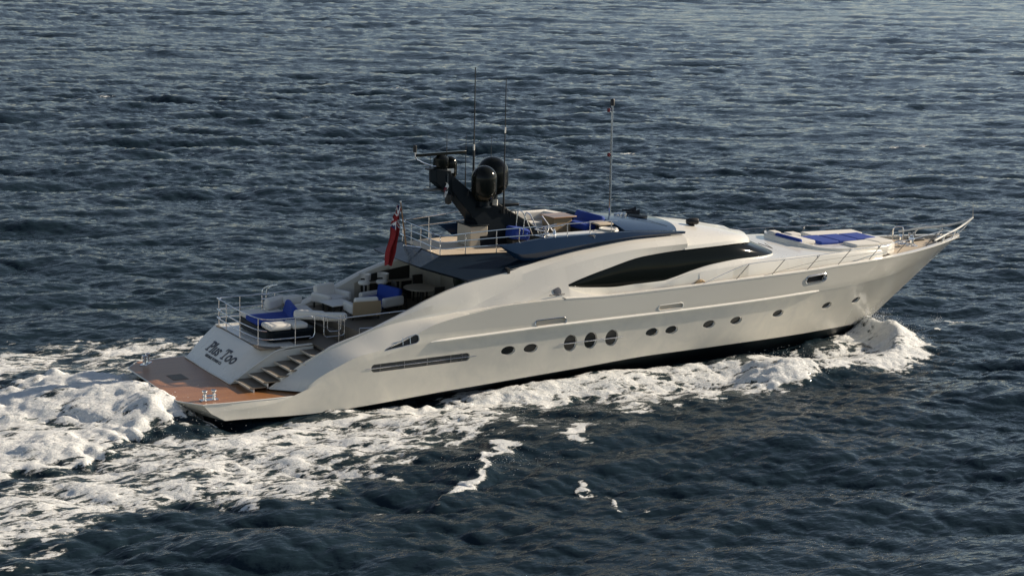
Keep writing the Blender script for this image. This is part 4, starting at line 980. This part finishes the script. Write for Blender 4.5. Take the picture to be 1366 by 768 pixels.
def noise_tile(n, L, lo, hi, beta, seed):
    r = np.random.default_rng(seed); k = np.fft.fftfreq(n, L/n); kx, ky = np.meshgrid(k, k, indexing='ij'); kk = np.hypot(kx, ky); kk[0, 0] = 1e9
    P = kk**-beta*(kk > 1/hi)*(kk < 1/lo); z = np.real(np.fft.ifft2((r.normal(size=(n, n))+1j*r.normal(size=(n, n)))*np.sqrt(P))); return z/z.std()
def samp(T, L, x, y):
    n = T.shape[0]; u = x/L*n; v = y/L*n; i = np.floor(u).astype(int); j = np.floor(v).astype(int); fu = u-i; fv = v-j
    i0, i1, j0, j1 = i % n, (i+1) % n, j % n, (j+1) % n
    return (T[i0, j0]*(1-fu)*(1-fv)+T[i1, j0]*fu*(1-fv)+T[i0, j1]*(1-fu)*fv+T[i1, j1]*fu*fv)
def axis(lo, hi, step, grow, far):
    a = list(np.arange(lo, hi, step)); s = step
    while a[-1] < far: s *= grow; a.append(a[-1]+s)
    b = []; s = step; v = lo
    return np.array(a)
def both(lo, hi, step, gneg, gpos, far):
    a = axis(lo, hi, step, gpos, far); s = step; b = []; v = lo
    while v > -far: s *= gneg; v -= s; b.append(v)
    return np.r_[np.array(b[::-1]), a]
xs = both(-13, 42, .085, 1.03, 1.011, 6000); ys = both(-19, 8, .085, 1.022, 1.0048, 6000)
X, Y = np.meshgrid(xs, ys, indexing='ij')
DX, DY = np.gradient(xs)[:, None]+0*X, np.gradient(ys)[None, :]+0*X
cell = np.maximum(DX, DY)
T1, L1_ = ocean_tile(1024, 96, 9.0, .125, R(64), 5.0, 3, .25), 96.0
T2, L2_ = ocean_tile(768, 61, 4.2, .050, R(92), 6.0, 5, .22), 61.0
rot = R(17); Xr, Yr = X*math.cos(rot)-Y*math.sin(rot), X*math.sin(rot)+Y*math.cos(rot)
fade = np.clip(1.5-cell/6.0, 0, 1); fade2 = np.clip(1.6-cell/1.5, 0, 1)
big = noise_tile(256, 240, 18, 240, 2.2, 9); gust = .82+.22*np.clip(samp(big, 240, X, Y), -1.5, 1.5)
Zw = samp(T1[0], L1_, X, Y)*fade*gust+samp(T2[0], L2_, Xr, Yr)*fade2
CX = (samp(T1[1], L1_, X, Y)*fade*gust+samp(T2[1], L2_, Xr, Yr)*fade2); CY = (samp(T1[2], L1_, X, Y)*fade*gust+samp(T2[2], L2_, Xr, Yr)*fade2)

def polydist(pts, x, y):
    best = np.full(x.shape, 1e9); tt = np.zeros(x.shape)
    p = np.array(pts, float); acc = np.r_[0, np.cumsum(np.hypot(*np.diff(p[:, :2], axis=0).T))]
    for i in range(len(p)-1):
        a, b = p[i, :2], p[i+1, :2]; d = b-a; t = np.clip(((x-a[0])*d[0]+(y-a[1])*d[1])/(d@d), 0, 1)
        dd = np.hypot(x-a[0]-t*d[0], y-a[1]-t*d[1]); m = dd < best; best[m] = dd[m]; tt[m] = (acc[i]+t[m]*(acc[i+1]-acc[i]))
    return best, tt/acc[-1]
def inside(poly, x, y):
    c = np.zeros(x.shape, bool); n = len(poly)
    for i in range(n):
        x0, y0 = poly[i]; x1, y1 = poly[(i+1) % n]
        if y0 == y1: continue
        c ^= ((y0 > y) != (y1 > y)) & (x < (x1-x0)*(y-y0)/(y1-y0)+x0)
    return c
def sd(poly, x, y):
    d, _ = polydist(list(poly)+[poly[0]], x, y); return np.where(inside(poly, x, y), d, -d)
ss = lambda e0, e1, v: (lambda t: t*t*(3-2*t))(np.clip((v-e0)/(e1-e0), 0, 1))
reg = (X > -45) & (X < 46) & (Y > -30) & (Y < 22)
x, y = X[reg], Y[reg]
nA = noise_tile(512, 48, .5, 12, 2.6, 21); nB = noise_tile(512, 24, .16, 3.0, 2.4, 22); nC = noise_tile(512, 64, 2, 30, 2.4, 23); nD = noise_tile(512, 40, .9, 5, 3.0, 24); nE = noise_tile(1024, 28, .22, 1.8, 2.6, 25)
wx = x+.55*samp(nA, 48, x, y)+.5*samp(nC, 64, x+9, y); wy = y+.55*samp(nA, 48, x+17, y+5)+.4*samp(nC, 64, x, y+31)
fm = np.zeros(x.shape)
def lay(v): 
    global fm; fm = np.maximum(fm, v)
# near side lace from the bow wave aft
near = [(31.6, -.6), (31.8, -3.6), (30.6, -5.0), (28.0, -6.0), (25.8, -6.3), (23.0, -6.9), (21, -7.9), (18.5, -7.9), (15.6, -8.0), (13.4, -7.0), (12.4, -5.9), (10.4, -7.2), (6.9, -9.0), (4.8, -9.8), (1.1, -10.6), (-3.0, -11.6), (-9, -13.2), (-20, -16.5), (-40, -22), (-40, -8), (-20, -7.5), (-9, -6.6), (-4, -5.2), (-1, -4.0), (0.8, -3.3), (5, -3.3), (20, -3.0), (26, -2.2), (30.5, -.8)]
d = sd(near, wx, wy)
dens = ss(-.5, .9, d); along = np.clip(x, -12, 32)
aft = ss(14, -4, along)
lay(dens*(.47+.03*aft+.16*ss(21, 27, x)+.06*samp(nC, 64, x*1.3, y*1.9)))
# thick parts of it
core, tt = polydist([(31.7, -1.0), (30.6, -3.4), (28.2, -4.3), (25.2, -5.0), (22.6, -5.9), (20, -5.0), (16, -4.6), (12, -4.5), (8, -5.6), (4, -7.2), (-2, -8.6), (-9, -10)], wx, wy)
lay(np.exp(-(core/(.9+.5*tt))**2)*(.78-.27*tt))
hull_w, tt = polydist([(23.5, -4.0), (18, -4.1), (13, -4.0), (9, -4.0)], wx, wy); lay(np.exp(-(hull_w/.9)**2)*.8)
brk = np.hypot((wx-23.2)/1.6, (wy+5.7)/1.3); lay(np.clip(1.5-brk, 0, 1)*.90)
brk = np.hypot((wx-31.4)/1.3, (wy+2.2)/1.5); lay(np.clip(1.6-brk, 0, 1)*.74)
bw = sd([(32.4, .4), (32.6, -3.9), (31.0, -5.2), (28.4, -6.5), (25.0, -6.8), (24.6, -3.4), (28.4, -1.6), (30.4, .2)], .75*x+.25*wx, .75*y+.25*wy); lay(ss(-.3, .6, bw)*(.68+.10*samp(nC, 64, x*1.4, y*2.2)))
shadow_gap = sd([(24.8, -2.2), (29.0, -1.2), (28.6, -1.6), (27.3, -2.1), (25.9, -2.5), (24.6, -2.9)], wx, wy); fm *= 1-.75*ss(-.2, .35, shadow_gap)
# far side mirror of the wake
far = [(mx, -my) for mx, my in near]; d = sd(far, wx, wy); lay(ss(-.3, 1.3, d)*(.52+.12*samp(nC, 64, x*1.3+20, y*1.9)))
# stern wash
wash = [(1.3, 3.2), (1.3, -2.7), (.6, -3.3), (-1.6, -4.3), (-4.6, -5.7), (-9, -6.8), (-20, -8), (-40, -11), (-40, 11), (-20, 7), (-9, 5.2), (-4, 4.6), (-1, 4.0)]
dw = sd(wash, x+.5*samp(nA, 48, x, y), y+.5*samp(nA, 48, x+17, y+5)); lay(ss(-.3, .9, dw)*(.72+.13*samp(nA, 48, x*.32+3, y*1.5)+.08*samp(nB, 24, x*.3, y*1.2)+.20*np.exp(-((x+.8)/1.8)**2)))
curl, ct = polydist([(4.2, -13.0), (5.4, -12.4), (6.6, -11.6), (7.6, -10.7), (8.3, -9.9), (8.3, -9.5)], x+.25*samp(nA, 48, x, y), y+.25*samp(nA, 48, x+17, y+5)); lay(np.exp(-(curl/.26)**2)*(.78-.25*np.abs(ct-.62)))
# stray patches and caps
for cx, cy, sx, sy, k in ((2.2, -12.9, 1.5, .45, .46),  (5.4, -8.6, 1.0, .5, .5), (12.0, -9.6, 1.1, .6, .5), (11.6, -11.2, .35, .2, .5), (9.7, -14.8, .25, .7, .48), (35.3, -.9, .45, .35, .95), (14.6, -7.5, .5, .4, .6), (9.4, -7.6, 1.6, .7, .55)):
    lay(np.clip(1.35-np.hypot((wx-cx)/sx, (wy-cy)/sy), 0, 1)*k)
foam = np.zeros(X.shape); foam[reg] = np.clip(fm, 0, 1.25)
# a few breaking caps out on the open water
for cx, cy in ((56.4, 91.8), (29.7, 92.4), (72.6, 44.7), (76.4, 45.6), (52.6, 49.0), (43.6, 48.2), (20, 60), (74, 45), (46, 48.6), (95, 110), (40, 75), (110, 60)):
    m = (abs(X-cx) < 4) & (abs(Y-cy) < 4); foam[m] = np.maximum(foam[m], np.clip(1.2-np.hypot((X[m]-cx)/1.0, (Y[m]-cy)/.3), 0, 1)*.52)
# churned height
Hh = np.zeros(x.shape)
nb = np.abs(samp(nB, 24, x, y)); na = samp(nA, 48, x, y)
bs, bt = polydist([(31.6, -.2), (31.5, -1.6), (30.9, -3.2), (29.8, -4.4)], x, y); bow_g = np.exp(-(bs/.5)**2)*(1-.55*bt)
brk_g = np.exp(-np.hypot((x-23.2)/1.9, (y+5.6)/1.3)**2)
rid, tt = polydist([(31.8, -2.6), (30.2, -4.6), (26, -5.9), (22.8, -6.6), (18, -7.2), (13, -7.4)], x, y); rid_g = np.exp(-(rid/.8)**2)*(1-tt)
side, tt2 = polydist([(26, -3.6), (22, -3.7), (18, -3.65), (9, -3.6)], x, y); side_g = np.exp(-(side/.9)**2)*ss(0, .25, tt2)*ss(1, .75, tt2)
stern_g = ss(-.2, 1.6, dw)*np.exp(-((x+2.6)/4.5)**2)
roost = np.exp(-np.hypot((x+1.0)/2.2, y/2.9)**2)
Hh += bow_g*.62+np.exp(-(curl/.5)**2)*.16+brk_g*.75+rid_g*.42+side_g*.36
crn = np.exp(-np.hypot((x+.4)/1.1, (y+2.1)/1.2)**2)
bil = samp(nD, 40, x, y); Hh += stern_g*.28+roost*.55+crn*.42+stern_g*.09*np.abs(bil)
Hh -= .30*np.exp(-np.hypot((x-1.5)/.7, (y+3.0)/1.0)**2)
turb = ss(.6, 1.0, fm)
ne = .6*np.abs(samp(nE, 28, x*.7, y))+.4*np.abs(samp(nB, 24, x*.6+7, y)); Hh += turb*(.03*na+.045*(ne-.7))*(.8+.5*(bow_g+brk_g))
lacebump = ss(.25, .6, fm)*.025*ne
damp = 1-.55*ss(.3, .9, fm)
Zr = Zw[reg]*damp+Hh+lacebump
# keep the water below the hull inside its footprint
hb = np.interp(x, [0.5, 1.3, 4.6, 19, 22, 26, 28.5, 30.5, 31.9], [2.6, 3.3, 3.35, 3.2, 2.9, 2.25, 1.55, .75, 0]); inh = (np.abs(y) < hb-.1) & (x > .9) & (x < 31.8)
Zr = np.where(inh, np.minimum(Zr, -.05), Zr)
Zw[reg] = Zr
CX[reg] *= damp; CY[reg] *= damp
nx, ny = X.shape
V = np.stack([X+CX*1.2, Y+CY*1.2, Zw], -1).reshape(-1, 3).astype(np.float32)
idx = np.arange(nx*ny).reshape(nx, ny); Q = np.stack([idx[:-1, :-1], idx[1:, :-1], idx[1:, 1:], idx[:-1, 1:]], -1).reshape(-1, 4)
me = bpy.data.meshes.new('sea'); me.vertices.add(len(V)); me.vertices.foreach_set('co', V.ravel())
me.loops.add(Q.size); me.loops.foreach_set('vertex_index', Q.ravel().astype(np.int32)); me.polygons.add(len(Q)); me.polygons.foreach_set('loop_start', np.arange(0, Q.size, 4, dtype=np.int32))
me.update(calc_edges=True); me.polygons.foreach_set('use_smooth', np.ones(len(Q), bool))
at_ = me.attributes.new('foam', 'FLOAT', 'POINT'); at_.data.foreach_set('value', foam.reshape(-1).astype(np.float32))

def mat_sea():
    m = bpy.data.materials.new('sea_water'); m.use_nodes = True; n = m.node_tree.nodes; l = m.node_tree.links; b = n['Principled BSDF']
    geo = n.new('ShaderNodeTexCoord'); P = geo.outputs['Object']
    def noise(scale, detail, rough=.55, vec=P, dist=0):
        t = n.new('ShaderNodeTexNoise'); t.inputs['Scale'].default_value = scale; t.inputs['Detail'].default_value = detail; t.inputs['Roughness'].default_value = rough; t.inputs['Distortion'].default_value = dist; l.new(vec, t.inputs['Vector']); return t
    def math_(op, a, b_=None, c=None):
        k = n.new('ShaderNodeMath'); k.operation = op
        for i, v in enumerate((a, b_, c)):
            if v is None: continue
            if isinstance(v, (int, float)): k.inputs[i].default_value = v
            else: l.new(v, k.inputs[i])
        return k.outputs[0]
    def rng_(v, a, b_, c=0, d=1):
        k = n.new('ShaderNodeMapRange'); k.interpolation_type = 'SMOOTHSTEP'; l.new(v, k.inputs['Value'])
        for nm, q in (('From Min', a), ('From Max', b_), ('To Min', c), ('To Max', d)):
            if isinstance(q, (int, float)): k.inputs[nm].default_value = q
            else: l.new(q, k.inputs[nm])
        return k.outputs[0]
    at = n.new('ShaderNodeAttribute'); at.attribute_name = 'foam'; D = at.outputs['Fac']
    # lace: streaky fractal noise with the cell walls of a warped voronoi, stretched along the track
    mp = n.new('ShaderNodeMapping'); mp.inputs['Rotation'].default_value = (0, 0, R(-6)); mp.inputs['Scale'].default_value = (.42, 1.0, 1.0); l.new(P, mp.inputs[0])
    wn = noise(1.1, 4, .6, mp.outputs[0])
    wa = n.new('ShaderNodeVectorMath'); wa.operation = 'MULTIPLY_ADD'; wa.inputs[1].default_value = (1.1, 1.1, 0); l.new(wn.outputs['Color'], wa.inputs[0]); l.new(mp.outputs[0], wa.inputs[2])
    vo = n.new('ShaderNodeTexVoronoi'); vo.feature = 'DISTANCE_TO_EDGE'; vo.inputs['Scale'].default_value = 2.2; l.new(wa.outputs[0], vo.inputs['Vector'])
    w1 = rng_(vo.outputs['Distance'], 0.0, .40, 1, 0)
    fb = noise(1.9, 8, .62, mp.outputs[0], .9).outputs['Fac']; fs = noise(8.5, 6, .65, mp.outputs[0], .4).outputs['Fac']; fl_ = noise(.55, 3, .5, mp.outputs[0], .5).outputs['Fac']
    ctr = lambda v, k: math_('MULTIPLY', math_('SUBTRACT', v, .5), k)
    pat = math_('ADD', math_('ADD', .40, math_('MULTIPLY', w1, .26)), math_('ADD', ctr(fl_, .35), math_('ADD', ctr(fb, 1.6), ctr(fs, 1.0))))
    th = math_('SUBTRACT', 1.0, D)
    soft = rng_(D, .66, 1.0, .0, .13)
    F = rng_(pat, math_('SUBTRACT', math_('SUBTRACT', th, .06), soft), math_('ADD', math_('ADD', th, .09), soft))
    F = math_('MULTIPLY', F, rng_(D, .02, .15))
    thin = math_('MULTIPLY', rng_(pat, math_('SUBTRACT', th, .35), th), rng_(D, .05, .5))
    fc = n.new('ShaderNodeMix'); fc.data_type = 'RGBA'; fc.inputs[6].default_value = (.62, .64, .63, 1); fc.inputs[7].default_value = (.90, .89, .86, 1); l.new(fs, fc.inputs[0])
    wc = n.new('ShaderNodeMix'); wc.data_type = 'RGBA'; wc.inputs[6].default_value = (.011, .022, .030, 1); wc.inputs[7].default_value = (.05, .07, .068, 1); l.new(math_('MULTIPLY', thin, .8), wc.inputs[0])
    wd = n.new('ShaderNodeMix'); wd.data_type = 'RGBA'; wd.inputs[7].default_value = (.27, .32, .30, 1); l.new(rng_(D, .62, .95), wd.inputs[0]); l.new(wc.outputs[2], wd.inputs[6]); wc = wd
    cm = n.new('ShaderNodeMix'); cm.data_type = 'RGBA'; l.new(F, cm.inputs[0]); l.new(wc.outputs[2], cm.inputs[6]); l.new(fc.outputs[2], cm.inputs[7]); l.new(cm.outputs[2], b.inputs['Base Color'])
    l.new(rng_(F, 0, 1, .06, .95), b.inputs['Roughness']); b.inputs['IOR'].default_value = 1.333
    l.new(rng_(F, 0, 1, .28, .12), b.inputs['Specular IOR Level'])
    l.new(math_('MULTIPLY', F, .3), b.inputs['Subsurface Weight']); b.inputs['Subsurface Radius'].default_value = (.5, .55, .6); b.inputs['Subsurface Scale'].default_value = .15
    # small wind ripples: sharp crested, long across the wind
    def ridged(ang, sc, sx, det):
        m3 = n.new('ShaderNodeMapping'); m3.inputs['Rotation'].default_value = (0, 0, ang); m3.inputs['Scale'].default_value = (sx, 1.0, 1.0); l.new(P, m3.inputs[0])
        wv = noise(sc*.6, 2, .5, m3.outputs[0]); ww = n.new('ShaderNodeVectorMath'); ww.operation = 'MULTIPLY_ADD'; ww.inputs[1].default_value = (.5/sc, .5/sc, 0); l.new(wv.outputs['Color'], ww.inputs[0]); l.new(m3.outputs[0], ww.inputs[2])
        t = noise(sc, det, .55, ww.outputs[0]).outputs['Fac']
        return math_('SUBTRACT', 1.0, math_('MULTIPLY', math_('ABSOLUTE', math_('SUBTRACT', t, .5)), 2.0))
    r1 = ridged(R(24), 1.0, .42, 3); r2 = ridged(R(8), 2.1, .45, 3); r3 = ridged(R(38), 4.6, .5, 2)
    hgt = math_('ADD', math_('MULTIPLY', r1, .085), math_('ADD', math_('MULTIPLY', r2, .036), math_('MULTIPLY', r3, .015)))
    hgt = math_('ADD', math_('MULTIPLY', hgt, rng_(F, 0, 1, 1, .25)), math_('MULTIPLY', F, math_('MULTIPLY_ADD', fs, .11, math_('MULTIPLY_ADD', fb, .16, .02))))
    bp = n.new('ShaderNodeBump'); bp.inputs['Strength'].default_value = 1.0; bp.inputs['Distance'].default_value = 1.0; l.new(hgt, bp.inputs['Height']); l.new(bp.outputs[0], b.inputs['Normal'])
    return m
me.materials.append(mat_sea())
sea = bpy.data.objects.new('sea', me); COL.objects.link(sea); tag(sea, kind='structure')

# -------- flying spray over the breaking crests: countless droplets and clots of foam
pts = []
def burst(n, c, s, hgt, pw=2.2):
    for _ in range(n):
        px = random.gauss(c[0], s[0]); py = random.gauss(c[1], s[1]); pz = c[2]+abs(random.gauss(0, 1))**1.2*hgt*.5
        pts.append((px, py, pz, .005+.013*random.random()**3))
burst(1500, (31.35, -1.2, .62), (.35, .7), .5); burst(1200, (31.0, -3.0, .40), (.5, .7), .3); burst(1500, (23.2, -6.0, .55), (1.0, .6), .35); burst(900, (27.0, -5.7, .3), (2.2, .45), .22)
burst(1400, (-1.8, -2.6, .65), (1.6, 1.4), .28); burst(700, (-5, -4.8, .3), (2.5, .8), .2); burst(500, (16, -6.4, .2), (4, .9), .14); burst(250, (35.3, -.9, .1), (.15, .12), .2); burst(300, (7.2, -11.1, .2), (1.0, .7), .12)
iv = np.array([(1, 0, 0), (-1, 0, 0), (0, 1, 0), (0, -1, 0), (0, 0, 1), (0, 0, -1)], float); fi = np.array([(0, 2, 4), (2, 1, 4), (1, 3, 4), (3, 0, 4), (2, 0, 5), (1, 2, 5), (3, 1, 5), (0, 3, 5)])
vs = np.concatenate([iv*p[3]*np.array([1, 1, .8])+np.array(p[:3]) for p in pts]); fs_ = np.concatenate([fi+i*len(iv) for i in range(len(pts))])
me = bpy.data.meshes.new('sea_spray'); me.from_pydata(vs.tolist(), [], fs_.tolist()); me.polygons.foreach_set('use_smooth', [True]*len(me.polygons)); me.materials.append(mat('spray_foam', (.85, .86, .85), .8))
o = bpy.data.objects.new('sea_spray', me); COL.objects.link(o); tag(o, 'white spray thrown up along the bow wave and stern wash', 'spray', None, 'stuff')
